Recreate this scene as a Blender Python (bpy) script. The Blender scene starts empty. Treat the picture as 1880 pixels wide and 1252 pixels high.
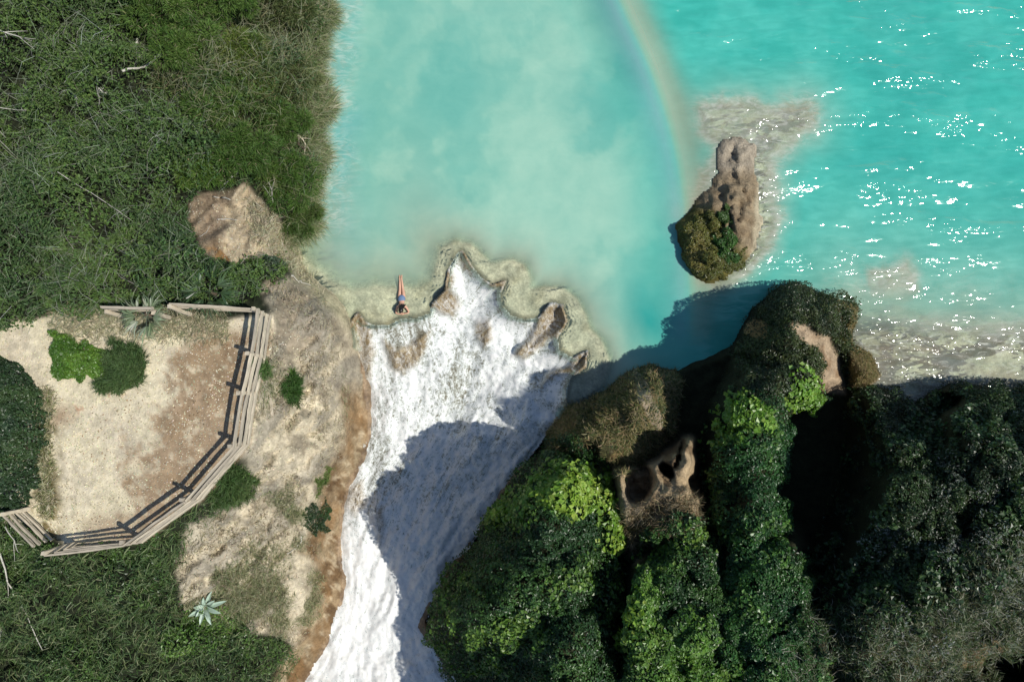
import bpy, math, random
import numpy as np
from mathutils import Vector, Matrix

SC = bpy.context.scene
COL = SC.collection
rng = np.random.default_rng(7)
random.seed(7)

# ------------------------------------------------------------------ camera, sky, sun, exposure
F = 1060.0                 # focal length in photo pixels (photo 1880 x 1252)
H = 24.5                   # drone height above the river
TILT = math.radians(5.5)
cam_d = bpy.data.cameras.new('camera')
cam_d.sensor_width = 36.0
cam_d.lens = F / 1880.0 * 36.0
cam_d.clip_end = 2000
cam = bpy.data.objects.new('camera', cam_d)
COL.objects.link(cam)
cam.location = (0, 0, H)
cam.rotation_euler = (TILT, 0, 0)
SC.camera = cam

SUN_ZEN = math.radians(39)
SUN_AZ = (0.943, -0.333)
w = bpy.data.worlds.new('World')
SC.world = w
w.use_nodes = True
nt = w.node_tree
bg = nt.nodes['Background']
sky = nt.nodes.new('ShaderNodeTexSky')
sky.sky_type = 'NISHITA'
sky.sun_disc = False
sky.sun_elevation = math.pi / 2 - SUN_ZEN
sky.sun_rotation = math.atan2(SUN_AZ[0], SUN_AZ[1])
sky.air_density = 1.0
sky.dust_density = 0.4
sky.ozone_density = 1.6
nt.links.new(sky.outputs[0], bg.inputs[0])
bg.inputs[1].default_value = 0.10
sun_d = bpy.data.lights.new('sun', 'SUN')
sun_d.energy = 4.4
sun_d.angle = math.radians(0.53)
sun_d.color = (1.0, 0.955, 0.87)
sun = bpy.data.objects.new('sun', sun_d)
COL.objects.link(sun)
sv = Vector((SUN_AZ[0] * math.sin(SUN_ZEN), SUN_AZ[1] * math.sin(SUN_ZEN), math.cos(SUN_ZEN)))
sun.rotation_euler = sv.to_track_quat('Z', 'Y').to_euler()
SC.view_settings.view_transform = 'Standard'
SC.view_settings.look = 'None'
SC.view_settings.exposure = 0.0
SC.view_settings.gamma = 1.0
SC.view_settings.use_curve_mapping = False
SC.render.engine = 'CYCLES'
SC.cycles.max_bounces = 6
SC.cycles.transparent_max_bounces = 8
SC.cycles.caustics_reflective = False
SC.cycles.caustics_refractive = False

CT, ST = math.cos(TILT), math.sin(TILT)

def at(u, v, z):
    """photo pixel + height above the river -> world point (arrays welcome)"""
    u = np.asarray(u, float); v = np.asarray(v, float); z = np.asarray(z, float)
    a = (u - 940) / F; b = (626 - v) / F
    dx, dy, dz = a, b * CT + ST, b * ST - CT
    k = (H - z) / (-dz)
    return np.stack([dx * k, dy * k, z + 0 * dx], -1)

# ------------------------------------------------------------------ noise and shape maths
_tab = rng.random((256, 256))
def vnoise(x, y, seed=0):
    x = np.asarray(x, float) + seed * 17.31; y = np.asarray(y, float) + seed * 9.77
    xi = np.floor(x).astype(int); yi = np.floor(y).astype(int)
    fx = x - xi; fy = y - yi
    fx = fx * fx * (3 - 2 * fx); fy = fy * fy * (3 - 2 * fy)
    a = _tab[xi & 255, yi & 255]; b = _tab[(xi + 1) & 255, yi & 255]
    c = _tab[xi & 255, (yi + 1) & 255]; d = _tab[(xi + 1) & 255, (yi + 1) & 255]
    return (a * (1 - fx) + b * fx) * (1 - fy) + (c * (1 - fx) + d * fx) * fy
def fbm(u, v, scale, octs=4, seed=0, gain=0.5):
    x = np.asarray(u, float) / scale; y = np.asarray(v, float) / scale
    s = 0; amp = 1; tot = 0
    for o in range(octs):
        ca, sa = math.cos(0.6 * o + .3), math.sin(0.6 * o + .3)
        s = s + amp * vnoise(x * ca - y * sa, x * sa + y * ca, seed + 3 * o)
        tot += amp; amp *= gain; x = x * 2.03; y = y * 2.03
    return s / tot          # 0..1, mean .5
def ss(a, b, x):
    t = np.clip((x - a) / (b - a), 0, 1)
    return t * t * (3 - 2 * t)
def segdist(px, py, pts, closed=True):
    d = np.full(np.shape(px), 1e9)
    n = len(pts)
    for i in range(n if closed else n - 1):
        x0, y0 = pts[i]; x1, y1 = pts[(i + 1) % n]
        ex, ey = x1 - x0, y1 - y0
        t = np.clip(((px - x0) * ex + (py - y0) * ey) / (ex * ex + ey * ey + 1e-9), 0, 1)
        d = np.minimum(d, (px - x0 - t * ex) ** 2 + (py - y0 - t * ey) ** 2)
    return np.sqrt(d)
def inside(px, py, pts):
    r = np.zeros(np.shape(px), bool)
    n = len(pts)
    for i in range(n):
        x0, y0 = pts[i]; x1, y1 = pts[(i + 1) % n]
        if y0 == y1: continue
        c = ((y0 > py) != (y1 > py)) & (px < (x1 - x0) * (py - y0) / (y1 - y0) + x0)
        r ^= c
    return r
def sdf(px, py, pts):
    d = segdist(px, py, pts)
    return np.where(inside(px, py, pts), d, -d)
def ell(u, v, cu, cv, ru, rv, rot=0):
    """soft blob: 1 at the centre, 0 at the rim"""
    c, s = math.cos(rot), math.sin(rot)
    x = (u - cu) * c + (v - cv) * s; y = -(u - cu) * s + (v - cv) * c
    return np.clip(1 - np.sqrt((x / ru) ** 2 + (y / rv) ** 2), 0, 1)

# ------------------------------------------------------------------ outlines surveyed from the photograph
FAR = 9000
LIP = [(640, 600), (657, 575), (668, 591), (689, 598), (714, 597), (736, 586), (766, 584), (788, 576), (795, 556), (817, 536),
       (824, 495), (839, 466), (848, 460), (865, 488), (883, 510), (902, 525), (927, 517), (918, 540), (922, 562), (938, 580),
       (964, 587), (990, 582), (1012, 556), (1030, 560), (1040, 590), (1023, 618), (1026, 642), (1052, 657), (1078, 644), (1074, 672), (1049, 694),
       (1041, 716), (1040, 742)]
WRIGHT = [(1000, 800), (940, 880), (900, 945), (860, 1005), (822, 1055), (792, 1105), (780, 1150), (805, 1200), (835, 1252), (870, 1400), (900, FAR)]
WLEFT = [(300, FAR), (500, 1400), (553, 1252), (578, 1210), (602, 1160), (622, 1110), (625, 1060), (615, 1010), (622, 960),
         (634, 890), (656, 850), (674, 800), (670, 740), (662, 680), (652, 620)]
WPOLY = LIP + WRIGHT + WLEFT
LEFT = [(600, -FAR), (600, -280), (612, 0), (606, 60), (590, 130), (600, 200), (592, 270), (600, 320), (590, 380), (570, 430), (548, 450),
        (560, 500), (600, 530), (632, 560), (648, 600)] + WLEFT[::-1] + [(-FAR, FAR), (-FAR, -FAR)]
TERR = [(-FAR, 590), (0, 592), (60, 588), (100, 578), (215, 580), (330, 588), (460, 584), (497, 580), (500, 600), (490, 660), (472, 722), (460, 815),
        (375, 915), (266, 992), (130, 1004), (60, 960), (-FAR, 950)]
RIGHT = [(1040, 742), (1080, 728), (1120, 700), (1150, 684), (1180, 670), (1240, 670), (1290, 648), (1340, 628), (1362, 590), (1380, 560), (1430, 522),
         (1460, 515), (1510, 533), (1545, 546), (1574, 556), (1577, 590), (1567, 630), (1600, 650), (1618, 688), (1600, 708),
         (1640, 712), (1675, 738), (1700, 715), (1740, 699), (1800, 699), (1880, 710), (2220, 735), (FAR, 900), (FAR, FAR)] + WRIGHT[::-1]
ISLET = [(1318, 276), (1328, 262), (1345, 256), (1366, 260), (1388, 272), (1386, 298), (1386, 318), (1392, 340), (1396, 372), (1392, 410), (1380, 450),
         (1355, 485), (1325, 508), (1300, 516), (1275, 505), (1258, 480), (1245, 440), (1246, 415), (1262, 390), (1285, 362), (1308, 340), (1322, 318), (1318, 290)]
RIM = [(540, 450), (575, 492), (610, 520), (650, 536), (690, 528), (730, 532), (770, 530), (795, 515), (806, 480), (812, 456), (835, 444), (862, 450),
       (885, 470), (900, 484), (935, 478), (962, 486), (972, 510), (972, 535), (1000, 528), (1035, 530), (1062, 550), (1076, 578),
       (1085, 605), (1106, 630), (1116, 662), (1108, 700), (1085, 728), (1040, 745), (900, 760), (640, 660), (560, 560)]
BARE = [(505, 515), (540, 510), (585, 545), (620, 575), (655, 620), (670, 740), (690, 800), (660, 860), (625, 930), (620, 1010), (630, 1100), (590, 1190), (550, 1260),
        (528, 1252), (545, 1190), (500, 1165), (440, 1150), (350, 1120), (325, 1080), (318, 1020), (335, 985), (385, 950), (440, 920), (480, 880), (440, 830), (470, 720), (490, 640), (490, 560)]
CLEAR = [(350, 375), (378, 358), (425, 350), (450, 335), (470, 370), (505, 395), (525, 430), (545, 470), (522, 482), (480, 478), (430, 490), (395, 480), (365, 450), (348, 410)]

# ------------------------------------------------------------------ the terrain grid
STEP = 4
u_f = np.arange(-340, 2221, STEP); v_f = np.arange(-280, 1541, STEP)
def grow(n, first):
    return np.cumsum([first * 1.55 ** i for i in range(n)])
U1 = np.concatenate([u_f[0] - grow(11, 20)[::-1], u_f, u_f[-1] + grow(11, 20)])
V1 = np.concatenate([v_f[0] - grow(7, 20)[::-1], v_f, v_f[-1] + grow(10, 20)])
NU, NV = len(U1), len(V1)
GU, GV = np.meshgrid(U1, V1)      # [row v, col u]
wu = (fbm(GU, GV, 40, 4, 1) - .5) * 26
wv = (fbm(GU, GV, 40, 4, 5) - .5) * 26
XU, XV = GU + wu * .8, GV + wv * .8

def water_fall(u, v, inW):
    s = segdist(u, v, LIP, False)
    m = np.where(inW, 1.0, np.where(u < 800, ss(595, 660, v), ss(735, 800, v)))
    drop = 0.5 * (1 - np.exp(-s / 13.0)) + 4.3 * np.clip(s / 640, 0, 1) ** 0.85
    return -drop * m, s

dW = sdf(GU, GV, WPOLY)
zfall, sL = water_fall(GU, GV, dW > 0)
wsh = .35 + 1.0 * ss(470, 400, GV)
wsh = .35 + 1.9 * ss(470, 400, GV)
dLand = sdf(GU + wu * wsh, GV + wv * wsh, LEFT)
dTerr = -np.minimum(sdf(GU, GV, TERR), 0)
dRight = sdf(GU + wu * .3, GV + wv * .3, RIGHT)
dIslet = sdf(XU, XV, ISLET)

n_big = fbm(GU, GV, 170, 4, 11) - .5
n_mid = fbm(GU, GV, 45, 4, 13) - .5
n_fin = fbm(GU, GV, 14, 3, 17) - .5
ridg = 1 - np.abs(fbm(GU * 1.0 + GV * .35, GV, 38, 4, 23) * 2 - 1) * 2

# left bank
dS = np.maximum(dLand, 0)
t = dS / (dS + dTerr + 1e-6)
f = t ** 0.8
f = f * .85 + .15 * ss(0.0, .35, t)
zl = zfall + (4.5 - zfall) * f
mid = np.clip(4 * t * (1 - t), 0, 1) * (dS > 0)
zl = zl + mid * (n_big * 1.1 + n_mid * .55 + n_fin * .16 + (ridg - .3) * .22 + (np.abs(fbm(GU * .8 + GV * .75, (GV - GU * .6) * .35, 24, 4, 29) - .5) * 2 - .3) * .85 * ss(5, 30, dTerr))
terr = ss(14, 0, dTerr)
zl = zl * (1 - terr) + (4.5 + n_fin * .03 + n_mid * .06) * terr
# wet rock shelf beside the fall
shelf = ss(60, 12, dS) * ss(680, 760, GV)
zl = zl - shelf * np.minimum(zl - zfall - .15, .8) * .55 + shelf * n_mid * .5

# right cliffs
def mound(pts, top, width, base, power=.75, amp=1.0):
    d = sdf(XU, XV, pts)
    tt = np.clip(d / width, 0, 1)
    g = np.sin(tt * math.pi / 2) ** power
    return np.where(d > 0, base + (top - base) * g + g * (n_big * 2.0 + (fbm(GU + wu, GV + wv, 62, 3, 27) - .5) * 1.5 + n_mid * .7 + n_fin * .25) * amp, -99), d
baseR = np.where(GU < 1100, zfall - .3, -.25 + .75 * ss(2, 22, dRight))
A, dA = mound([(1010, 805), (1060, 800), (1120, 850), (1142, 920), (1150, 1000), (1152, 1100), (1165, 1252), (1170, FAR), (900, FAR), (870, 1400), (835, 1252), (805, 1200),
           (780, 1150), (792, 1105), (822, 1055), (860, 1005), (900, 940), (945, 872)], 4.9, 120, baseR, .7)
A2, dA2 = mound([(1190, 965), (1250, 935), (1290, 950), (1318, 1010), (1325, 1120), (1335, 1252), (1340, FAR), (1160, FAR), (1160, 1100), (1160, 1010)], 3.9, 80, baseR, .7)
B, dB = mound([(1043, 742), (1085, 728), (1120, 702), (1150, 684), (1182, 670), (1238, 672), (1256, 700), (1250, 750), (1240, 800), (1195, 850), (1140, 880), (1090, 880), (1030, 850), (1000, 830), (1005, 790)], 3.1, 85, baseR, .85)
C, dC = mound([(1120, 860), (1180, 850), (1225, 822), (1262, 800), (1280, 806), (1284, 850), (1280, 900), (1300, 950), (1280, 985), (1200, 1000), (1160, 1040), (1140, 1000), (1130, 920)], 3.7, 22, baseR, .8, .8)
D, dD = mound([(1358, 600), (1380, 562), (1430, 524), (1460, 517), (1508, 535), (1556, 552), (1562, 590), (1556, 640), (1552, 700), (1500, 750), (1420, 745), (1372, 700), (1340, 650)], 3.5, 85, baseR, .85)
K, dK = mound([(1525, 545), (1574, 556), (1577, 590), (1567, 630), (1600, 650), (1618, 688), (1604, 708), (1560, 716), (1540, 660), (1545, 600)], 2.2, 34, baseR, .7, .8)
D2, dD2 = mound([(1345, 655), (1400, 640), (1480, 650), (1505, 690), (1490, 730), (1448, 770), (1436, 850), (1436, 930), (1446, 1010), (1470, 1090), (1500, 1160), (1530, 1252), (1530, FAR), (1300, FAR), (1315, 1252), (1325, 1120), (1312, 1000), (1292, 940),
            (1292, 800), (1300, 740)], 4.0, 70, baseR, .6)
E, dE = mound([(1560, 716), (1600, 709), (1640, 714), (1670, 742), (1690, 750), (1705, 722), (1740, 701), (1800, 701), (1880, 712), (2220, 737), (FAR, 900), (FAR, FAR), (1480, FAR), (1490, 1252),
            (1450, 1120), (1470, 1040), (1510, 960), (1540, 880), (1552, 800)], 5.3, 165, baseR, 1.0)
crease = np.minimum(segdist(XU, XV, [(1152, 1000), (1150, 1060), (1160, 1130), (1150, 1200), (1165, 1290)], False), segdist(XU, XV, [(1300, 930), (1318, 990), (1322, 1060), (1345, 1120), (1350, 1200), (1335, 1290)], False))
n_clump = fbm(GU + wu, GV + wv, 62, 3, 27) - .5
fill = 4.25 + n_big * 2.0 + n_clump * 2.0 - (.9 * ss(1120, 1000, GV) + .15) * np.exp(-(crease / 13) ** 2)
fedge = ss(930, 1040, GV + (GU - 1250) * .1 + wv) * ss(1105, 1170, GU + wu)
fill = np.where((GU > 1090) & (GV > 900) & (GU < 1520), -.8 + (fill + .8) * fedge * ss(1520, 1455, GU + wu - np.clip(GV - 1100, 0, 200) * .8), -99)
fill2 = 3.6 * ss(1030, 1150, GV + (1450 - GU) * .3) - .3 + n_big * 1.4 + n_clump * 1.4
fill = np.maximum(fill, np.where((GU > 1380) & (GV > 960), fill2, -99))
A = np.where(A > -90, baseR + (A - baseR) * (.62 + .38 * ss(800, 900, GV)) * (1 - .55 * ss(1110, 1230, GV) * ss(1040, 880, GU)), A)
D2 = np.where(D2 > -90, D2 - .8 * ss(760, 820, GV) * ss(1010, 960, GV) * ss(1400, 1330, GU), D2)
zr = np.maximum.reduce([A, A2, B, C, D, K, D2, E, fill])
# lower grassy foot at the picture's bottom right, holes in the rock
foot = ss(1130, 1290, GV + (GU - 1500) * .12)
zr = np.where((dE > 0) | (dD2 > 0), zr - foot * ss(1380, 1520, GU) * 1.6, zr)
hole = np.maximum.reduce([ell(XU, XV, 1174, 888, 30, 42, .25) * 1.3, ell(XU, XV, 1222, 866, 14, 26, -.5), ell(XU, XV, 1270, 895, 11, 30, .1), .8 * ell(XU, XV, 1245, 835, 7, 34, .35)])
zr = zr + ss(0, 14, dC) * (ridg - .2) * .35 * ss(1000, 940, GV)
zr = zr - 2.2 * ss(.05, .6, hole)
zr = zr - 4.5 * ss(.05, .5, ell(GU + wu, GV + wv, 1860, 1235, 75, 46, .3))
zr = zr - 2.2 * ss(.05, .6, ell(GU + wu, GV + wv, 1722, 748, 56, 30, -.4))
zr = zr - .8 * ss(.1, .7, ell(GU, GV, 1160, 1000, 40, 70))
zr = np.maximum(zr, baseR + n_mid * .35)
zr = np.where(dRight > 0, zr, -99)

# islet
ti = np.clip(dIslet / 42, 0, 1)
zi_top = .48 * ss(290, 400, GV) + .16
zi = 0.04 + zi_top * np.sin(ti * math.pi / 2) ** .6 + ti * (n_mid * .9 + n_fin * .9 + (fbm(GU, GV, 8, 2, 19) - .5) * .35)
zi = np.where(dIslet > -6, zi, -99)
# the crack along the islet's crest
crk = segdist(XU, XV, [(1350, 270), (1352, 300), (1348, 330), (1366, 350), (1372, 390)], False)
zi = np.where(dIslet > 0, zi + ti * (ridg - .3) * .22 - .10 * np.exp(-(crk / 4) ** 2), zi)

# river bed depth
dRim = np.maximum(sdf(XU, XV, RIM), 0) * 1.0
oRim = -np.minimum(sdf(GU + wu * .3, GV + wv * .3, RIM), 0)
k = .0115 + .0145 * ss(760, 880, GU)
depth = .07 + k * oRim
near = np.maximum(-dLand, 0)
depth = np.minimum(depth, .25 + near * .06)
def shallow(d, pts, dep, slope, warp=1.0):
    o = -np.minimum(sdf(GU + wu * warp, GV + wv * warp, pts), 0)
    return np.minimum(d, dep + o * slope)
depth = shallow(depth, [(1292, 204), (1330, 196), (1400, 205), (1474, 200), (1480, 225), (1440, 262), (1395, 300), (1330, 262), (1300, 240)], .30, .026)
depth = shallow(depth, [(1370, 262), (1410, 300), (1404, 350), (1408, 400), (1392, 450), (1360, 490), (1320, 514), (1300, 500), (1380, 330)], .16, .030)
depth = shallow(depth, [(1322, 265), (1300, 330), (1262, 390), (1310, 340)], .45, .028)
depth = shallow(depth, [(1578, 600), (1620, 600), (1700, 625), (1780, 620), (1900, 640), (2300, 660), (2300, 760), (1560, 730)], .16, .009)
depth = shallow(depth, [(1590, 590), (1640, 560), (1720, 590), (1800, 590), (1900, 600), (2300, 640), (2300, 700), (1570, 640)], .45, .02)
depth = shallow(depth, [(1600, 500), (1660, 490), (1690, 530), (1650, 560), (1600, 545)], .55, .028)
depth = np.clip(depth, .04, 3.2)
zbed = -depth + n_mid * .06 + n_fin * .03

Z = zbed.copy()
Z = np.where(dW > -3, zfall - .03 - .32 * ss(2, 20, dW), Z)
region = np.zeros(GU.shape, int)                 # 0 bed 1 left land 2 right cliffs 3 islet
m = dLand > -6
zl_e = np.where(dLand > 0, zl, zbed + (1 + dLand / 6) * 0.1)
Z = np.where(dLand > 0, zl, Z)
region[dLand > 0] = 1
Z = np.where(dRight > 0, zr, Z); region[(dRight > 0)] = 2
Z = np.where(dIslet > -4, np.maximum(zi, Z), Z); region[dIslet > -4] = 3
rim_blend = (region == 0)
Z = np.where(rim_blend & (dIslet > -20), np.maximum(Z, -.05 - .03 * (-dIslet)), Z)

P = at(GU, GV, Z)

# bilinear sampling of any grid field at photo positions inside the fine part
iu0 = int(np.argmin(abs(U1 - u_f[0]))); iv0 = int(np.argmin(abs(V1 - v_f[0])))
def samp(fld, u, v):
    x = np.clip((u - u_f[0]) / STEP, 0, len(u_f) - 1.001) + iu0
    y = np.clip((v - v_f[0]) / STEP, 0, len(v_f) - 1.001) + iv0
    xi = x.astype(int); yi = y.astype(int); fx = x - xi; fy = y - yi
    if fld.ndim == 3: fx = fx[:, None]; fy = fy[:, None]
    return (fld[yi, xi] * (1 - fx) + fld[yi, xi + 1] * fx) * (1 - fy) + (fld[yi + 1, xi] * (1 - fx) + fld[yi + 1, xi + 1] * fx) * fy

# surface normals of the grid
du = np.gradient(P, axis=1); dv = np.gradient(P, axis=0)
N = np.cross(dv, du); N /= np.linalg.norm(N, axis=-1, keepdims=True) + 1e-9
N[N[..., 2] < 0] *= -1

# ------------------------------------------------------------------ earth colours (albedo)
def c3(*c): return np.array(c, float)
def lay(base, col, m):
    return base * (1 - m[..., None]) + c3(*col) * m[..., None]
def zone(pts, soft=10, warp=1.0):
    return ss(-soft, soft, sdf(GU + wu * warp, GV + wv * warp, pts))
n1 = fbm(GU, GV, 60, 5, 31); n2 = fbm(GU, GV, 20, 4, 37); n3 = fbm(GU, GV, 9, 3, 41)
C0 = np.zeros(GU.shape + (3,)) + c3(.78, .71, .53)                    # bed of pale travertine
C0 = lay(C0, (.50, .43, .27), ss(.50, .75, n2) * .6)
rapids = ss(1500, 1600, GU) * ss(560, 640, GV)
C0 = lay(C0, (.40, .33, .21), rapids * ss(.45, .65, n1))
C0 = lay(C0, (.22, .17, .10), rapids * ss(.58, .7, n2))
C0 = lay(C0, (.42, .37, .26), ss(1270, 1290, GU) * ss(300, 270, GV) * ss(.45, .7, n1))
wetl = ss(12, 2, sL) * (dW > -20)
C0 = lay(C0, (.17, .115, .045), wetl * .8)
C0 = lay(C0, (.30, .215, .13), ss(640, 680, GV) * ss(1000, 900, GU) * (dW > -40))
C0 = lay(C0, (.17, .11, .06), ss(640, 680, GV) * ss(1000, 900, GU) * (dW > -40) * ss(.5, .62, n2))
# left land
L = np.zeros(C0.shape) + c3(.020, .026, .012)
bare = zone(BARE, 12, 1.6)
L = lay(L, (.58, .51, .37), bare)
L = lay(L, (.30, .245, .18), bare * ss(720, 590, GV + (GU - 560) * .4) * .85)
L = lay(L, (.25, .215, .155), bare * ss(.52, .66, n2) * .7)
L = lay(L, (.33, .30, .24), bare * ss(.5, .62, fbm(GU * .8 + GV * .75, (GV - GU * .6) * .35, 24, 4, 29)) * .7)
L = lay(L, (.68, .61, .46), bare * ss(.56, .74, n1) * .7)
L = lay(L, (.14, .15, .075), bare * ss(.52, .66, fbm(GU, GV, 70, 4, 51)) * ss(880, 960, GV) * .8)
wetrock = ss(56, 26, dS + wu * .8) * ss(690, 760, GV)
wetrock = np.maximum(wetrock, zone([(548, 1010), (580, 960), (625, 960), (640, 1060), (618, 1110), (560, 1200), (540, 1260), (500, 1260), (560, 1150), (590, 1100), (590, 1040)], 8))
L = lay(L, (.31, .225, .13), wetrock)
L = lay(L, (.40, .32, .20), wetrock * ss(.5, .68, n1) * .7)
L = lay(L, (.16, .10, .05), wetrock * ss(.50, .64, n2))
L = lay(L, (.50, .42, .29), wetrock * ss(.55, .66, n3) * .6)
L = lay(L, (.24, .14, .06), wetrock * ss(.5, .6, fbm(GU * 2, GV * .7, 30, 4, 53)) * .6)
shore = ss(34, 6, dS) * ss(640, 560, GV) * ss(380, 440, GV)
L = lay(L, (.52, .47, .31), shore)
shore2 = ss(16, 2, dS) * ss(430, 380, GV)
L = lay(L, (.36, .34, .22), shore2 * .8)
cl = zone(CLEAR, 7, .8)
L = lay(L, (.27, .21, .145), cl)
L = lay(L, (.43, .36, .25), cl * ss(405, 425, GU + wu * 2))
L = lay(L, (.26, .15, .06), cl * ss(.58, .7, n2) * ss(430, 470, GV))
tz = ss(-6, 5, sdf(GU + wu * .4, GV + wv * .4, TERR))
tc = np.zeros(C0.shape) + c3(.66, .59, .42)
tc = lay(tc, (.58, .51, .385), ss(.42, .62, n1) * .7)
tc = lay(tc, (.74, .67, .50), ss(.55, .7, n2) * .5)
bl = (GU - 292) + (GV - 760) * .42 + (n1 - .5) * 150 + (n2 - .5) * 90 + (n3 - .5) * 70
brown = ss(-26, 22, bl) * ss(598, 625, GV)
tc = lay(tc, (.36, .265, .17), brown)
tc = lay(tc, (.29, .205, .12), brown * ss(.45, .6, n1) * .6)
tc = lay(tc, (.52, .44, .31), brown * ss(.66, .72, fbm(GU, GV, 13, 3, 61) + .06 * ss(120, 0, bl)) * .9)
tc = lay(tc, (.38, .28, .18), ss(930, 975, GV - (GU - 230) * .1) * ss(120, 200, GU) * .7)
tc = lay(tc, (.36, .26, .17), ell(GU + wu, GV + wv, 110, 765, 40, 26, -.5))
tc = lay(tc, (.36, .17, .09), ss(.62, .7, n3) * np.maximum(ell(GU, GV, 205, 722, 40, 16), ell(GU, GV, 140, 752, 34, 16, -.6)))
tc = lay(tc, (.20, .16, .075), ss(40, 8, np.abs(GU - 82 - wu)) * ss(740, 800, GV) * ss(.45, .55, n2))
L = L * (1 - tz[..., None]) + tc * tz[..., None]
# cliffs
R = np.zeros(C0.shape) + c3(.030, .034, .014)
zB = ss(-5, 20, dB)
R = lay(R, (.24, .18, .095), zB * .9)
R = lay(R, (.33, .21, .09), zB * ss(.52, .66, n2) * .7)
R = lay(R, (.42, .33, .21), zB * np.maximum(ell(GU + wu, GV + wv, 1095, 822, 42, 24, .3) > .1, ell(GU + wu, GV + wv, 1050, 810, 28, 12, 0) > .1))
R = lay(R, (.08, .08, .035), zB * ss(.5, .62, n1))
zC = ss(-5, 8, dC) * ss(1125, 1145, GU)
R = lay(R, (.46, .35, .21), zC)
R = lay(R, (.20, .14, .08), zC * ss(.5, .62, n2))
R = lay(R, (.42, .35, .24), zC * ss(1200, 1160, GU) * ss(880, 920, GV))
R = lay(R, (.34, .28, .2), ell(GU + wu, GV + wv, 1190, 740, 16, 70, -.4) > .05)
path = zone([(1448, 592), (1478, 590), (1500, 615), (1520, 620), (1530, 640), (1548, 700), (1552, 722), (1506, 728), (1510, 680), (1505, 650), (1470, 625)], 6, .8)
R = lay(R, (.47, .36, .24), path)
R = lay(R, (.28, .18, .1), path * ss(.5, .65, n2) * .8)
zK = ss(-2, 8, dK)
R = lay(R, (.20, .15, .07), zK * (1 - path))
R = lay(R, (.11, .11, .035), zK * (1 - path) * ss(.45, .6, n2) * .8)
R = lay(R, (.36, .24, .11), ell(GU + wu, GV + wv, 1390, 606, 26, 22) > .08)
R = lay(R, (.30, .21, .11), ell(GU + wu, GV + wv, 1802, 1200, 48, 22, -.5) > .08)
R = lay(R, (.13, .105, .055), ss(1160, 1200, GV) * ss(1400, 1500, GU) * .6)
# islet
I = np.zeros(C0.shape) + c3(.30, .235, .15)
I = lay(I, (.24, .18, .11), ss(.47, .62, n2))
I = lay(I, (.38, .33, .25), ss(330, 300, GV))
I = lay(I, (.50, .44, .31), ss(1382, 1394, GU + wu * .6 + (GV - 380) * .15))
I = lay(I, (.12, .11, .03), ss(385, 430, GV - (GU - 1325) * 1.0 + wu * 2))
CC = np.where((region == 1)[..., None], L, C0)
CC = np.where((region == 2)[..., None], R, CC)
CC = np.where((region == 3)[..., None], I, CC)
CC = CC * (.78 + .44 * n3[..., None])

# ------------------------------------------------------------------ materials
def new_mat(name):
    mt = bpy.data.materials.new(name); mt.use_nodes = True
    n = mt.node_tree; n.nodes.clear()
    out = n.nodes.new('ShaderNodeOutputMaterial')
    return mt, n, out
def nd(n, typ, **kw):
    x = n.nodes.new(typ)
    for k_, v_ in kw.items():
        if k_.startswith('i_'):
            x.inputs[k_[2:].replace('_', ' ')].default_value = v_
        else: setattr(x, k_, v_)
    return x
def bsdf(n, rough=.9, spec=.3):
    b = n.nodes.new('ShaderNodeBsdfPrincipled')
    b.inputs['Roughness'].default_value = rough
    b.inputs['Specular IOR Level'].default_value = spec
    return b
def attr(n, name):
    return nd(n, 'ShaderNodeAttribute', attribute_name=name)
def mth(n, op, a, b=None, c=None, clamp=False):
    x = n.nodes.new('ShaderNodeMath'); x.operation = op; x.use_clamp = clamp
    for i, q in enumerate((a, b, c)):
        if q is None: continue
        if isinstance(q, (int, float)): x.inputs[i].default_value = q
        else: n.links.new(q, x.inputs[i])
    return x.outputs[0]
def ramp(n, src, stops):
    r = n.nodes.new('ShaderNodeValToRGB')
    e = r.color_ramp.elements
    while len(e) > 1: e.remove(e[-1])
    e[0].position = stops[0][0]; e[0].color = stops[0][1]
    for p_, c_ in stops[1:]:
        x = e.new(p_); x.color = c_
    n.links.new(src, r.inputs[0])
    return r.outputs[0]
def noise(n, vec, scale, detail=4, rough=.55, dist=0.0):
    x = n.nodes.new('ShaderNodeTexNoise')
    x.inputs['Scale'].default_value = scale; x.inputs['Detail'].default_value = detail
    x.inputs['Roughness'].default_value = rough; x.inputs['Distortion'].default_value = dist
    if vec is not None: n.links.new(vec, x.inputs['Vector'])
    return x
def mixc(n, typ, fac, a, b):
    x = n.nodes.new('ShaderNodeMix'); x.data_type = 'RGBA'; x.blend_type = typ
    for s, q in ((0, fac), (6, a), (7, b)):
        if isinstance(q, (int, float)): x.inputs[s].default_value = q
        elif isinstance(q, tuple): x.inputs[s].default_value = q
        else: n.links.new(q, x.inputs[s])
    return x.outputs[2]

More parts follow.
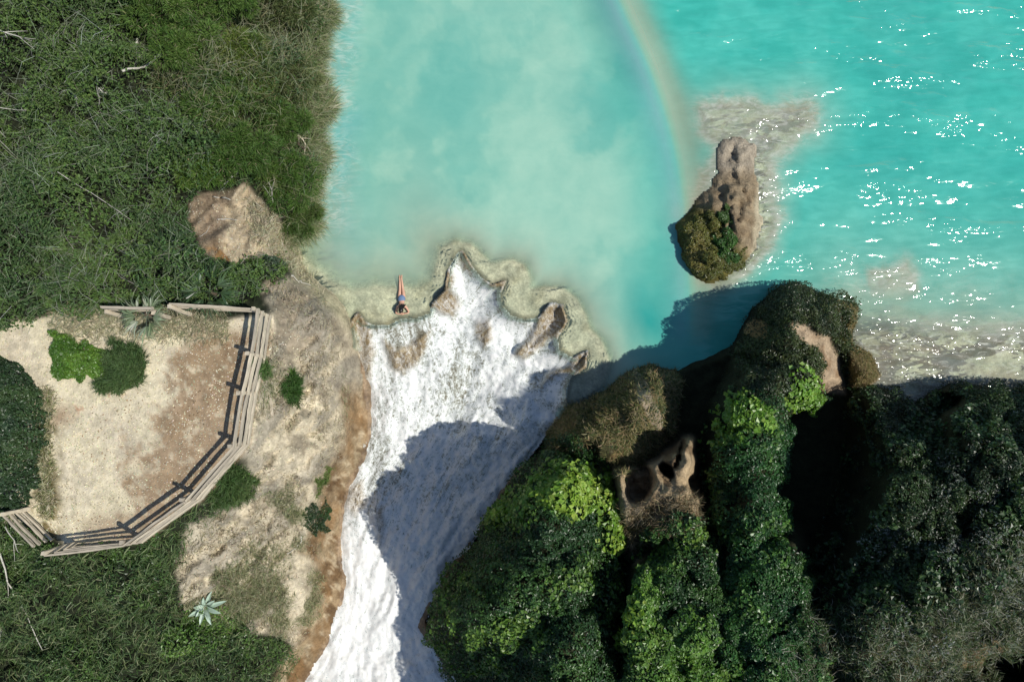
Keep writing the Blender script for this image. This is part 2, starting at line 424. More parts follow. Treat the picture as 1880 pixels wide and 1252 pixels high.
def earth_mat(name, bump=.6, scale=3.0, fine=22.0, rough=.92, spec=.25, var=.5):
    mt, n, out = new_mat(name)
    b = bsdf(n, rough, spec)
    pos = nd(n, 'ShaderNodeNewGeometry').outputs['Position']
    col = attr(n, 'Col').outputs['Color']
    a = noise(n, pos, scale, 8, .65)
    c = noise(n, pos, fine, 6, .7)
    va = ramp(n, a.outputs[0], [(.3, (1 - var, 1 - var, 1 - var, 1)), (.7, (1 + var * .6,) * 3 + (1,))])
    vc = ramp(n, c.outputs[0], [(.3, (1 - var * .8, 1 - var * .85, 1 - var * .9, 1)), (.68, (1 + var * .5,) * 3 + (1,))])
    x = mixc(n, 'MULTIPLY', 1.0, col, va)
    x = mixc(n, 'MULTIPLY', 1.0, x, vc)
    n.links.new(x, b.inputs['Base Color'])
    h = mth(n, 'ADD', mth(n, 'MULTIPLY', a.outputs[0], .35), mth(n, 'MULTIPLY', c.outputs[0], .08))
    bp = nd(n, 'ShaderNodeBump'); bp.inputs['Strength'].default_value = bump; bp.inputs['Distance'].default_value = 1.0
    n.links.new(h, bp.inputs['Height']); n.links.new(bp.outputs[0], b.inputs['Normal'])
    n.links.new(b.outputs[0], out.inputs[0])
    return mt
M_bank = earth_mat('bank_earth', .35, 1.6, 9, var=.42)
M_terr = earth_mat('terrace_clay', .32, 2.6, 15, var=.24)
M_cliff = earth_mat('cliff_rock', .7, 2.6, 12, var=.42)
M_bed = earth_mat('travertine_bed', .3, 1.6, 10, .6, .5, .5)

def leaf_mat(name, rough=.42, spec=.5, trans=.25):
    mt, n, out = new_mat(name)
    b = bsdf(n, rough, spec)
    col = attr(n, 'Col').outputs['Color']
    n.links.new(col, b.inputs['Base Color'])
    tr = nd(n, 'ShaderNodeBsdfTranslucent')
    n.links.new(mixc(n, 'MULTIPLY', 1.0, col, (1.3, 1.5, .7, 1)), tr.inputs[0])
    mx = nd(n, 'ShaderNodeMixShader'); mx.inputs[0].default_value = trans
    n.links.new(b.outputs[0], mx.inputs[1]); n.links.new(tr.outputs[0], mx.inputs[2])
    n.links.new(mx.outputs[0], out.inputs[0])
    return mt
M_leaf = leaf_mat('leaf', .40, .5, .22)
M_soft = leaf_mat('soft_leaf', .6, .3, .25)
M_blade = leaf_mat('grass_blade', .6, .35, .2)

def plain_mat(name, col, rough=.7, spec=.3, var=.25, scale=8.0, stretch=None, bump=.2):
    mt, n, out = new_mat(name)
    b = bsdf(n, rough, spec)
    vec = nd(n, 'ShaderNodeTexCoord').outputs['Object']
    if stretch:
        mp = nd(n, 'ShaderNodeMapping'); mp.inputs['Scale'].default_value = stretch
        n.links.new(vec, mp.inputs[0]); vec = mp.outputs[0]
    a = noise(n, vec, scale, 6, .65)
    lo = tuple(c_ * (1 - var) for c_ in col) + (1,); hi = tuple(min(1, c_ * (1 + var)) for c_ in col) + (1,)
    rnd = nd(n, 'ShaderNodeObjectInfo').outputs['Random']
    n.links.new(mixc(n, 'MULTIPLY', 1.0, ramp(n, a.outputs[0], [(.3, lo), (.7, hi)]), ramp(n, rnd, [(0, (1 - var * .8, 1 - var * .8, 1 - var * .75, 1)), (1, (1 + var * .3, 1 + var * .28, 1 + var * .22, 1))])), b.inputs['Base Color'])
    bp = nd(n, 'ShaderNodeBump'); bp.inputs['Strength'].default_value = bump; bp.inputs['Distance'].default_value = .02
    n.links.new(a.outputs[0], bp.inputs['Height']); n.links.new(bp.outputs[0], b.inputs['Normal'])
    n.links.new(b.outputs[0], out.inputs[0])
    return mt
M_wood = plain_mat('weathered_wood', (.50, .44, .34), .85, .2, .32, 5, (1, 14, 14), .5)
M_wood2 = plain_mat('bleached_branch', (.50, .48, .42), .8, .2, .3, 5, (1, 6, 6), .4)
M_bark = plain_mat('dark_bark', (.11, .085, .06), .9, .2, .4, 6, None, .5)
M_skin = plain_mat('skin', (.62, .36, .25), .5, .4, .08, 6, None, .02)
M_hair = plain_mat('dark_hair', (.018, .013, .010), .4, .5, .3, 30, (1, 1, 1), .3)
M_suit = plain_mat('blue_swimwear', (.13, .20, .33), .6, .3, .2, 20, None, .1)
M_top = plain_mat('dark_swimwear', (.03, .035, .05), .6, .3, .2, 20, None, .1)

# ------------------------------------------------------------------ mesh helpers
def tag(o, label=None, cat=None, group=None, kind=None):
    if label: o['label'] = label
    if cat: o['category'] = cat
    if group: o['group'] = group
    if kind: o['kind'] = kind
    return o
def mesh_obj(name, verts, faces, mat, parent=None, cols=None, smooth=True, attrs=None, loc=None):
    """faces: (n,3) or (n,4) int array"""
    verts = np.asarray(verts, float)
    faces = np.asarray(faces, int)
    me = bpy.data.meshes.new(name)
    nv, nf, k_ = len(verts), len(faces), faces.shape[1]
    me.vertices.add(nv); me.loops.add(nf * k_); me.polygons.add(nf)
    if loc is not None: verts = verts - np.array(loc)
    me.vertices.foreach_set('co', verts.astype(np.float32).ravel())
    me.loops.foreach_set('vertex_index', faces.astype(np.int32).ravel())
    me.polygons.foreach_set('loop_start', (np.arange(nf) * k_).astype(np.int32))
    me.polygons.foreach_set('loop_total', np.full(nf, k_, np.int32))
    me.polygons.foreach_set('use_smooth', np.full(nf, smooth, bool))
    me.update(calc_edges=True)
    if cols is not None:
        ca = me.color_attributes.new('Col', 'FLOAT_COLOR', 'POINT')
        c4 = np.ones((nv, 4), np.float32); c4[:, :3] = np.clip(cols, 0, 1)
        ca.data.foreach_set('color', c4.ravel())
    for an, (kind, arr) in (attrs or {}).items():
        aa = me.attributes.new(an, kind, 'POINT')
        aa.data.foreach_set('vector' if kind == 'FLOAT_VECTOR' else 'value', np.asarray(arr, np.float32).ravel())
    me.materials.append(mat)
    o = bpy.data.objects.new(name, me)
    COL.objects.link(o)
    if loc is not None: o.location = loc
    if parent is not None:
        o.parent = parent
        o.matrix_parent_inverse = Matrix.Identity(4)
        if loc is not None: o.location = Vector(loc) - parent.location
        else: o.location = -parent.location
    return o
def empty(name, loc):
    o = bpy.data.objects.new(name, None); COL.objects.link(o)
    o.location = [float(q) for q in loc]; o.empty_display_size = .3
    return o
IDX = np.arange(NU * NV).reshape(NV, NU)
def grid_part(name, mask_face, mat, PP=None, CCc=None, attrs=None, parent=None):
    PP = P if PP is None else PP
    CCc = CC if CCc is None else CCc
    a = IDX[:-1, :-1][mask_face]; b = IDX[:-1, 1:][mask_face]; c = IDX[1:, 1:][mask_face]; d = IDX[1:, :-1][mask_face]
    fc = np.stack([a, d, c, b], 1)
    used = np.unique(fc)
    rm = np.zeros(NU * NV, int); rm[used] = np.arange(len(used))
    at_ = {k_: (t_, v_.reshape(NU * NV, -1)[used]) for k_, (t_, v_) in (attrs or {}).items()}
    return mesh_obj(name, PP.reshape(-1, 3)[used], rm[fc], mat, parent, CCc.reshape(-1, 3)[used], True, at_)
def fmax(a): return np.maximum.reduce([a[:-1, :-1], a[:-1, 1:], a[1:, 1:], a[1:, :-1]])
def fmin(a): return np.minimum.reduce([a[:-1, :-1], a[:-1, 1:], a[1:, 1:], a[1:, :-1]])

reg_f = fmax(region)
in_t = (sdf(GU, GV, TERR) > -1).astype(int) * (region == 1)
terr_f = (fmin(in_t) > 0)
tag(grid_part('terrace_ground', (reg_f == 1) & terr_f, M_terr), 'flat trodden clay terrace with a brown and a pale half', kind='structure')
tag(grid_part('river_bank', (reg_f == 1) & ~terr_f, M_bank), 'bare earthy slope between the fenced terrace and the waterfall', kind='structure')
tag(grid_part('cliff', reg_f == 2, M_cliff), 'steep overgrown rock mounds on the right bank', kind='structure')
islet = empty('rock_islet', at(1320, 400, 0))
tag(islet, 'bottle-shaped rock islet with green crown standing in the turquoise river', 'rock')
grid_part('rock', reg_f == 3, M_cliff, parent=islet)
tag(grid_part('riverbed', reg_f == 0, M_bed), 'pale travertine bed under the river', kind='structure')

# ------------------------------------------------------------------ river surface
arc_v = [-400, 0, 150, 300, 450, 600, 720]
arc_u = [960, 1150, 1215, 1248, 1262, 1266, 1262]
arcx = np.interp(GV, arc_v, arc_u)
nA = fbm(GU * 1.25 + wu * 4 + GV * .3, GV * .8 + wv * 4, 170, 6, 71, .55); nB = fbm(GU, GV, 60, 4, 73); nC = fbm(GU, GV, 22, 4, 77)
milk = ss(30, -170, GU - arcx)  # spray mist over the left pool, painted pale into the water colour
teal = np.zeros(C0.shape) + c3(.028, .41, .335)
teal = lay(teal, (.06, .47, .385), ss(.4, .65, nB) * .6)
teal = lay(teal, (.018, .34, .29), ss(.5, .7, fbm(GU * .5, GV, 120, 4, 79)) * .5)
misty = np.zeros(C0.shape) + c3(.22, .49, .385)
misty = lay(misty, (.29, .54, .42), ss(.36, .70, nA))
misty = lay(misty, (.12, .41, .34), np.clip(.6 * ss(.50, .30, nA) + .9 * ell(GU + wu * 2, GV + wv * 2, 825, 150, 70, 120, .1) + .8 * ell(GU + wu * 2, GV + wv * 2, 1100, 170, 110, 110) + .6 * ell(GU + wu, GV + wv, 920, 20, 60, 60), 0, 1) * .85)
misty = lay(misty, (.10, .38, .37), ss(90, 0, GU - 600 + (nB - .5) * 60) * .8)
RC = teal * (1 - milk[..., None]) + misty * milk[..., None]
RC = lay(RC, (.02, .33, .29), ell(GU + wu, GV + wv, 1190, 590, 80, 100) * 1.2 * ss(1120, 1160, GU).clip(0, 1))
sand = np.exp(-np.clip(depth, 0, 3) * 1.1)
RC = lay(RC, (.54, .58, .43), np.clip(sand * 1.0, 0, .6))
foam = 0 * nC
rapid = np.clip(np.maximum(rapids * ss(735, 640, GV - (GU - 1600) * .05 + 40).clip(.6, 1), .75 * ss(1.6, .1, depth) * ss(1240, 1290, GU) * ss(560, 500, GV)) + .0, 0, 1)
rapid = np.maximum(rapid * ss(1.9, .5, depth).clip(.0, 1), .55 * ss(75, 5, -dLand) * ss(470, 400, GV))
RC = lay(RC, (.50, .56, .50), foam)
RC = lay(RC, (.66, .62, .47), rapids * .75)
RC = lay(RC, (.58, .56, .42), np.clip(ss(1.0, .3, depth) * ss(1262, 1290, GU) * ss(560, 520, GV), 0, 1) * .6)
murk = 1 - np.exp(-2.1 * np.maximum(-zbed, 0))
murk = np.clip(murk + foam * .5, 0, 1)
calm = .30 + .70 * ss(-130, 130, GU - arcx)
calm = np.where(GU < 720, calm + .3 * ss(720, 620, GU), calm)
PW = at(GU, GV, 0 * GU)
lipin = np.where(dW > 0, sL, 0)
PW[..., 2] += -0.02 * ss(12, 0, sL)
# travertine flounces: ripples run over the rim towards the lip
river_mask = (fmin(dW) < 5) & (fmin(dLand) < 3) & (fmin(dRight) < 26) & (fmin(dIslet) < 12) & ~((fmax(dW) > -90) & (fmin(sL) > 26) & (fmax(GV) > 700) & (fmin(GU) < 1042)) & ~((fmin(GV) > 640) & (fmax(GU) < 1000))
mt, n, out = new_mat('river_water')
pos = nd(n, 'ShaderNodeNewGeometry').outputs['Position']
col = attr(n, 'Col').outputs['Color']; mk = attr(n, 'murk').outputs['Fac']; cm = attr(n, 'calm').outputs['Fac']
mp = nd(n, 'ShaderNodeMapping'); mp.inputs['Rotation'].default_value = (0, 0, -.35); mp.inputs['Scale'].default_value = (.42, 1.25, 1)
n.links.new(pos, mp.inputs[0])
w1 = noise(n, mp.outputs[0], .55, 1, .5, .4); w2 = noise(n, mp.outputs[0], 2.6, 1.5, .5, .4); w3 = noise(n, mp.outputs[0], 7, 1, .5, .3)
c1 = noise(n, pos, .8, 6, .6, .5)
rp = attr(n, 'rapid').outputs['Fac']; rd = attr(n, 'rimd').outputs['Fac']
wob = noise(n, pos, 1.6, 4, .6, .6)
ripl = mth(n, 'MULTIPLY', mth(n, 'SINE', mth(n, 'ADD', mth(n, 'MULTIPLY', rd, 1.05), mth(n, 'MULTIPLY', wob.outputs[0], 26))), mth(n, 'POWER', 2.718, mth(n, 'MULTIPLY', rd, -.035)))
gust = noise(n, mp.outputs[0], .45, 2, .5, .6)
ga = ramp(n, gust.outputs[0], [(.42, (.16,) * 3 + (1,)), (.64, (.95,) * 3 + (1,))])
h0 = mth(n, 'ADD', mth(n, 'MULTIPLY', w1.outputs[0], .62), mth(n, 'MULTIPLY', mth(n, 'MULTIPLY', w2.outputs[0], ga), .22))
h0 = mth(n, 'MULTIPLY', mth(n, 'ADD', h0, mth(n, 'MULTIPLY', mth(n, 'MULTIPLY', w3.outputs[0], ga), .034)), mth(n, 'ADD', cm, mth(n, 'MULTIPLY', rp, .6)))
hgt = mth(n, 'ADD', h0, mth(n, 'MULTIPLY', ripl, .0022))
bp = nd(n, 'ShaderNodeBump'); bp.inputs['Strength'].default_value = 1.0; bp.inputs['Distance'].default_value = 1.0
n.links.new(hgt, bp.inputs['Height'])
bp2 = nd(n, 'ShaderNodeBump'); bp2.inputs['Strength'].default_value = .17; bp2.inputs['Distance'].default_value = 1.0
n.links.new(hgt, bp2.inputs['Height'])
colv = mixc(n, 'MULTIPLY', 1.0, col, ramp(n, c1.outputs[0], [(.3, (.88, .94, .95, 1)), (.7, (1.1, 1.04, 1.04, 1))]))
colv = mixc(n, 'MULTIPLY', mth(n, 'POWER', cm, 2.0), colv, ramp(n, w2.outputs[0], [(.35, (.90, .93, .93, 1)), (.7, (1.15, 1.06, 1.07, 1))]))
fo = noise(n, mp.outputs[0], 2.4, 9, .72, 2.2); fo2 = noise(n, pos, .9, 7, .62, 2.5)
fom = mth(n, 'MULTIPLY', rp, ramp(n, fo.outputs[0], [(.46, (0, 0, 0, 1)), (.60, (1, 1, 1, 1))]))
brn = mth(n, 'MULTIPLY', mth(n, 'MULTIPLY', rp, .8), ramp(n, fo2.outputs[0], [(.46, (0, 0, 0, 1)), (.62, (1, 1, 1, 1))]))
colv = mixc(n, 'MIX', mth(n, 'MULTIPLY', brn, .7), colv, (.34, .30, .18, 1))
colv = mixc(n, 'MIX', mth(n, 'MULTIPLY', fom, .75), colv, (.80, .81, .72, 1))
mk = mth(n, 'MAXIMUM', mk, mth(n, 'MULTIPLY', fom, .8))
dif = nd(n, 'ShaderNodeBsdfDiffuse'); n.links.new(colv, dif.inputs[0]); n.links.new(bp2.outputs[0], dif.inputs['Normal'])
trn = nd(n, 'ShaderNodeBsdfTransparent'); trn.inputs[0].default_value = (.97, .99, .97, 1)
n.links.new(mixc(n, 'MIX', mk, (.98, .99, .965, 1), (.56, .87, .74, 1)), trn.inputs[0])
body = nd(n, 'ShaderNodeMixShader'); n.links.new(mk, body.inputs[0]); n.links.new(trn.outputs[0], body.inputs[1]); n.links.new(dif.outputs[0], body.inputs[2])
gl = nd(n, 'ShaderNodeBsdfGlossy'); gl.inputs['Roughness'].default_value = .066; n.links.new(bp.outputs[0], gl.inputs['Normal'])
fr = nd(n, 'ShaderNodeFresnel'); fr.inputs['IOR'].default_value = 1.45; n.links.new(bp.outputs[0], fr.inputs['Normal'])
fin = nd(n, 'ShaderNodeMixShader'); n.links.new(fr.outputs[0], fin.inputs[0]); n.links.new(body.outputs[0], fin.inputs[1]); n.links.new(gl.outputs[0], fin.inputs[2])
n.links.new(fin.outputs[0], out.inputs[0])
M_water = mt
tag(grid_part('river_water', river_mask, M_water, PW, RC, {'rimd': ('FLOAT', sL), 'rapid': ('FLOAT', rapid), 'murk': ('FLOAT', murk), 'calm': ('FLOAT', calm)}), 'opaque turquoise river, mist painted into its colour to the left and glittering to the right', kind='structure')

# ------------------------------------------------------------------ waterfall
ws = 2.5
wu1 = np.arange(440, 1125, ws); wv1 = np.arange(445, 1560, ws)
WU, WV = np.meshgrid(wu1, wv1)
wwu = (fbm(WU, WV, 26, 3, 1) - .5) * 9; wwv = (fbm(WU, WV, 26, 3, 5) - .5) * 9
dw = sdf(WU + wwu * .6, WV + wwv * .6, WPOLY)
zf, s_ = water_fall(WU, WV, np.ones(WU.shape, bool))
Lx = np.interp(WV, [440, 600, 740, 800, 900, 1050, 1110, 1250, 1560], [640, 655, 668, 672, 632, 624, 622, 552, 420])
Rx = np.interp(WV, [440, 650, 740, 800, 900, 1050, 1150, 1250, 1560], [1060, 1075, 1042, 1000, 925, 820, 785, 830, 900])
pp = (WU - Lx) / (Rx - Lx)
fan = np.interp(WV, [440, 700, 900, 1560], [1.0, .8, .2, 0])
px_ = pp * 10 + fan * 0; qx_ = WV / 42.0
amp = ss(4, 60, s_)
st = fbm(px_ * 40, qx_ * 22, 26, 5, 91) - .5
tb = fbm(WU, WV, 22, 5, 93, .6) - .5
lg = fbm(WU, WV, 80, 3, 95) - .5
sp = fbm(WU, WV, 9, 3, 97, .6) - .5
# arc length along the lip of the nearest lip point: strands fan out from it
best = np.full(WU.shape, 1e9); arcl = np.zeros(WU.shape); acc = 0.0
for (x0, y0), (x1, y1) in zip(LIP[:-1], LIP[1:]):
    ex, ey = x1 - x0, y1 - y0; ll = math.hypot(ex, ey)
    tt_ = np.clip(((WU - x0) * ex + (WV - y0) * ey) / (ll * ll), 0, 1)
    dd_ = np.hypot(WU - x0 - tt_ * ex, WV - y0 - tt_ * ey)
    # keep strands apart beyond a corner by the angle round it
    tw_ = ((WU - x0) * ex + (WV - y0) * ey) / (ll * ll); over = (tw_ - tt_) * ll
    mm = dd_ < best; best = np.where(mm, dd_, best); arcl = np.where(mm, acc + tt_ * ll + over * .25, arcl); acc += ll
lipf = ss(150, 30, s_)
zz = zf + amp * (st * .26 + tb * .26 + lg * .8 + sp * .14)
zz = zz + .05 * lipf * (fbm(arcl * 3.2, s_ * .5, 18, 3, 99) - .5) * ss(0, 8, s_)
edge = ss(0, 22, dw)
zz = zz - (1 - edge) * .12 * amp
# rock bosses beneath the water
rockp = [([(640, 580), (662, 570), (678, 600), (690, 640), (682, 690), (668, 712), (655, 670), (645, 620)], .25),
         ([(790, 562), (800, 540), (820, 530), (842, 545), (846, 568), (828, 584), (800, 578)], .45),
         ([(702, 622), (730, 640), (762, 622), (792, 606), (785, 640), (762, 672), (738, 688), (718, 680), (712, 650)], .25),
         ([(1004, 556), (1035, 556), (1052, 572), (1040, 606), (1008, 624), (962, 662), (940, 652), (975, 612)], .40),
         ([(1088, 642), (1074, 682), (1030, 690), (998, 704), (1006, 688), (1050, 664), (1070, 648)], .3),
         ([(872, 590), (900, 582), (906, 620), (888, 636), (876, 616)], .15),
         ([(842, 456), (858, 462), (872, 500), (860, 505), (846, 488)], .1),
         ([(890, 512), (930, 512), (925, 532), (905, 530)], .2),
         ([(650, 760), (668, 770), (676, 820), (660, 858), (640, 870), (650, 820)], .2),
         ([(688, 935), (702, 930), (706, 985), (696, 1004), (688, 970)], .1),
         ([(640, 890), (668, 880), (676, 930), (655, 950), (635, 930)], .05),
         ([(800, 545), (812, 500), (826, 490), (834, 520), (826, 545)], .15)]
rock = np.zeros(WU.shape)
for pts, up in rockp:
    d = ss(-7, 9, sdf(WU + wwu * 1.6, WV + wwv * 1.6, pts)); rock = np.maximum(rock, d); zz = zz + up * d
soft = ss(820, 1120, WV + (WU - 700) * .3) * 1.0
thin = -.8 * soft + ell(WU, WV, 835, 700, 60, 130, .2) * .7 + ell(WU, WV, 700, 850, 50, 120) * .5 + ell(WU, WV, 820, 900, 60, 80) * .5 + ell(WU, WV, 760, 610, 80, 30) * .9 + ss(18, 0, s_) * .9
rock = np.clip(rock * .95, 0, 1)
white = np.clip(ss(1000, 1200, WV) * .6 + .1, 0, 1)
PF = at(WU, WV, zz)
mask = np.maximum.reduce([dw[:-1, :-1], dw[1:, 1:], dw[:-1, 1:], dw[1:, :-1]]) > -1
ii = np.arange(WU.size).reshape(WU.shape)
a = ii[:-1, :-1][mask]; b = ii[:-1, 1:][mask]; c = ii[1:, 1:][mask]; d = ii[1:, :-1][mask]
fc = np.stack([a, d, c, b], 1); used = np.unique(fc); rm = np.zeros(WU.size, int); rm[used] = np.arange(len(used))
mt, n, out = new_mat('falling_water')
fl = attr(n, 'flow').outputs['Vector']; fl2 = attr(n, 'strand').outputs['Vector']; lf = attr(n, 'lipf').outputs['Fac']; rk = attr(n, 'rock').outputs['Fac']; th = attr(n, 'thin').outputs['Fac']
pos = nd(n, 'ShaderNodeNewGeometry').outputs['Position']
f1 = noise(n, fl, 1.7, 8, .68, .9); f2 = noise(n, fl, 7.0, 7, .75, 1.0); f3 = noise(n, pos, 3.8, 10, .72, 2.4); f4 = noise(n, pos, .75, 6, .6, 1.2); f5 = noise(n, pos, 10.0, 6, .8, .8)
g1 = noise(n, fl2, 1.0, 7, .7, .35)
fstr = mth(n, 'ADD', mth(n, 'MULTIPLY', g1.outputs[0], lf), mth(n, 'MULTIPLY', f2.outputs[0], mth(n, 'SUBTRACT', 1.0, lf)))
sm = mth(n, 'ADD', mth(n, 'MULTIPLY', f1.outputs[0], .14), mth(n, 'ADD', mth(n, 'MULTIPLY', fstr, .28), mth(n, 'ADD', mth(n, 'MULTIPLY', f3.outputs[0], .32), mth(n, 'ADD', mth(n, 'MULTIPLY', f4.outputs[0], .12), mth(n, 'MULTIPLY', f5.outputs[0], .14)))))
sm = mth(n, 'SUBTRACT', sm, mth(n, 'MULTIPLY', th, .05))
wcol = ramp(n, sm, [(.415, (.14, .125, .09, 1)), (.452, (.33, .34, .29, 1)), (.478, (.56, .60, .58, 1)), (.500, (.74, .77, .76, 1)), (.545, (.85, .85, .825, 1))])
rcol = ramp(n, f2.outputs[0], [(.34, (.07, .045, .02, 1)), (.5, (.24, .17, .08, 1)), (.62, (.42, .35, .22, 1)), (.72, (.8, .8, .74, 1))])
rf = mth(n, 'MULTIPLY', rk, ramp(n, sm, [(.47, (1, 1, 1, 1)), (.58, (.22, .22, .22, 1))]))
colf = mixc(n, 'MIX', rf, wcol, rcol)
b = bsdf(n, .55, .4)
n.links.new(colf, b.inputs['Base Color'])
bp = nd(n, 'ShaderNodeBump'); bp.inputs['Strength'].default_value = .32; bp.inputs['Distance'].default_value = .6
n.links.new(mth(n, 'ADD', mth(n, 'MULTIPLY', sm, .5), mth(n, 'MULTIPLY', f5.outputs[0], .10)), bp.inputs['Height']); n.links.new(bp.outputs[0], b.inputs['Normal'])
n.links.new(b.outputs[0], out.inputs[0])
flow = np.stack([px_, qx_ * .38, 0 * px_], -1)
tag(mesh_obj('waterfall', PF.reshape(-1, 3)[used], rm[fc], mt, None, None, True,
     {'strand': ('FLOAT_VECTOR', np.stack([arcl / 7.0, s_ / 60.0, 0 * s_], -1).reshape(-1, 3)[used]), 'lipf': ('FLOAT', lipf.ravel()[used]), 'flow': ('FLOAT_VECTOR', flow.reshape(-1, 3)[used]), 'rock': ('FLOAT', rock.ravel()[used]), 'thin': ('FLOAT', thin.ravel()[used])}),
    'white foaming waterfall pouring from the scalloped travertine lip', kind='structure')
# ------------------------------------------------------------------ vegetation generators
def unit(a): return a / (np.linalg.norm(a, axis=-1, keepdims=True) + 1e-9)
def leaf_geo(cen, nrm, size, aspect=.6, tilt=.7, fold=.25):
    """diamond leaves folded along the midrib, four corners each"""
    n_ = len(cen)
    nn = unit(nrm + rng.normal(0, tilt, (n_, 3)))
    tg = unit(np.cross(nn, rng.normal(0, 1, (n_, 3))))
    bt = np.cross(nn, tg)
    L_ = (size * rng.uniform(.7, 1.3, n_))[:, None]
    W_ = L_ * aspect * .5
    b0 = cen - tg * L_ * .5; tip = cen + tg * L_ * .5
    mid = cen + tg * L_ * .02
    l = mid + bt * W_ + nn * W_ * fold * 2; r = mid - bt * W_ + nn * W_ * fold * 2
    V = np.stack([b0, l, tip, r], 1).reshape(-1, 3)
    base = np.arange(n_)[:, None] * 4
    Fc = np.concatenate([base + [0, 2, 1], base + [0, 3, 2]], 0)
    return V, Fc
def blade_geo(root, direc, length, width, droop=.35):
    n_ = len(root)
    d = unit(direc); side = unit(np.cross(d, rng.normal(0, 1, (n_, 3))))
    L_ = (length * rng.uniform(.6, 1.3, n_))[:, None]; W_ = (width * rng.uniform(.7, 1.3, n_))[:, None] * .5
    p1 = root + d * L_ * .5; 
    d2 = unit(d + np.array([0, 0, -1]) * droop + rng.normal(0, .22, (n_, 3)))
    p2 = p1 + d2 * L_ * .5
    V = np.stack([root - side * W_, root + side * W_, p1 - side * W_ * .8, p1 + side * W_ * .8, p2], 1).reshape(-1, 3)
    base = np.arange(n_)[:, None] * 5
    Fc = np.concatenate([base + [0, 1, 3], base + [0, 3, 2], base + [2, 3, 4]], 0)
    return V, Fc
def tint(n_, cols, jit=.25, per=4, w=None):
    cols = np.asarray(cols, float)
    if cols.ndim == 2 and len(cols) != n_:
        cols = cols[rng.integers(0, len(cols), n_)]
    c = cols * rng.uniform(1 - jit, 1 + jit, (n_, 1)) * rng.uniform(.9, 1.1, (n_, 3))
    return np.repeat(c, per, 0)
def pick(dens, n_, box):
    """n_ random photo positions in box, thinned by the density field"""
    u0, v0, u1, v1 = box
    outu, outv, got = [], [], 0
    for _ in range(60):
        m_ = int(n_ * 1.6) + 100
        u = rng.uniform(u0, u1, m_); v = rng.uniform(v0, v1, m_)
        k_ = samp(dens, u, v) > rng.random(m_)
        outu.append(u[k_]); outv.append(v[k_]); got += k_.sum()
        if got >= n_: break
    return np.concatenate(outu)[:n_], np.concatenate(outv)[:n_]
def surf(u, v, lift):
    """points lifted above the terrain along a blend of its normal and up"""
    p = samp(P, u, v); nn = unit(samp(N, u, v))
    dirn = unit(nn + np.array([0, 0, .8]))
    lift = np.asarray(lift)
    return p + dirn * lift[:, None], nn
def cat(parts_):
    V, Fc, Cc, o_ = [], [], [], 0
    for a_, b_, c_ in parts_:
        V.append(a_); Fc.append(b_ + o_); Cc.append(c_); o_ += len(a_)
    return np.concatenate(V), np.concatenate(Fc), np.concatenate(Cc)
def stuff(name, parts_, mat, label):
    V, Fc, Cc = cat(parts_)
    return tag(mesh_obj(name, V, Fc, mat, None, Cc, False), label, kind='stuff')
def mixcol(a, b, t_):
    t_ = np.clip(t_, 0, 1)[:, None]
    return c3(*a) * (1 - t_) + c3(*b) * t_

# density fields
THICK = [(-400, -400), (620, -400), (604, 0), (600, 60), (586, 130), (592, 200), (588, 270), (596, 320), (588, 380), (565, 430), (540, 440), (515, 400), (490, 372), (468, 340), (430, 335),
         (380, 348), (350, 370), (345, 400), (358, 450), (390, 482), (430, 492), (480, 480), (522, 474), (524, 505), (492, 528), (470, 562), (350, 562), (300, 572), (215, 568), (140, 582), (95, 572), (60, 590), (0, 604), (-400, 610)]
GLOW = [(-400, 960), (0, 940), (60, 975), (130, 1012), (260, 1000), (330, 950), (372, 925), (410, 890), (428, 850), (470, 872), (440, 915), (380, 950), (332, 990), (318, 1040), (322, 1085), (350, 1120),
        (430, 1125), (470, 1160), (530, 1180), (545, 1200), (530, 1252), (450, 1600), (-400, 1600)]
d_thick = zone(THICK, 7, .9)
d_glow = zone(GLOW, 10, 1.2)
left_ok = (dLand > 3) * 1.0
dome = fbm(GU, GV, 95, 2, 101); dome2 = fbm(GU, GV, 34, 2, 103); dome3 = fbm(GU, GV, 15, 2, 107)
canopy = (.35 + 1.5 * ss(.3, .75, dome) + 1.0 * (dome2 - .4) + 1.1 * (dome3 - .5)) * ss(0, 26, dLand) * np.clip(ss(0, 40, sdf(GU, GV, THICK)) + .25, 0, 1)
canopy = np.maximum(canopy, .06)
gapf = ss(.30, .46, dome2 * .5 + dome3 * .5)
bright = zone([(300, -50), (560, -50), (600, 60), (585, 140), (595, 250), (596, 330), (588, 390), (560, 440), (515, 400), (480, 360), (440, 320), (400, 250), (340, 190), (270, 150), (290, 60)], 24, 2)
darkgap = np.clip(1.5 * ell(GU + wu, GV + wv, 330, 200, 60, 45, .5) + 1.5 * ell(GU + wu, GV + wv, 400, 250, 80, 34, .6) + 1.3 * ell(GU + wu, GV + wv, 350, 100, 60, 30, .5) + ell(GU + wu, GV + wv, 20, 30, 50, 26) * 1.4 + ell(GU + wu, GV + wv, 430, 300, 50, 26, .4) * 1.3, 0, 1)
canopy = canopy * (1 - .75 * darkgap)

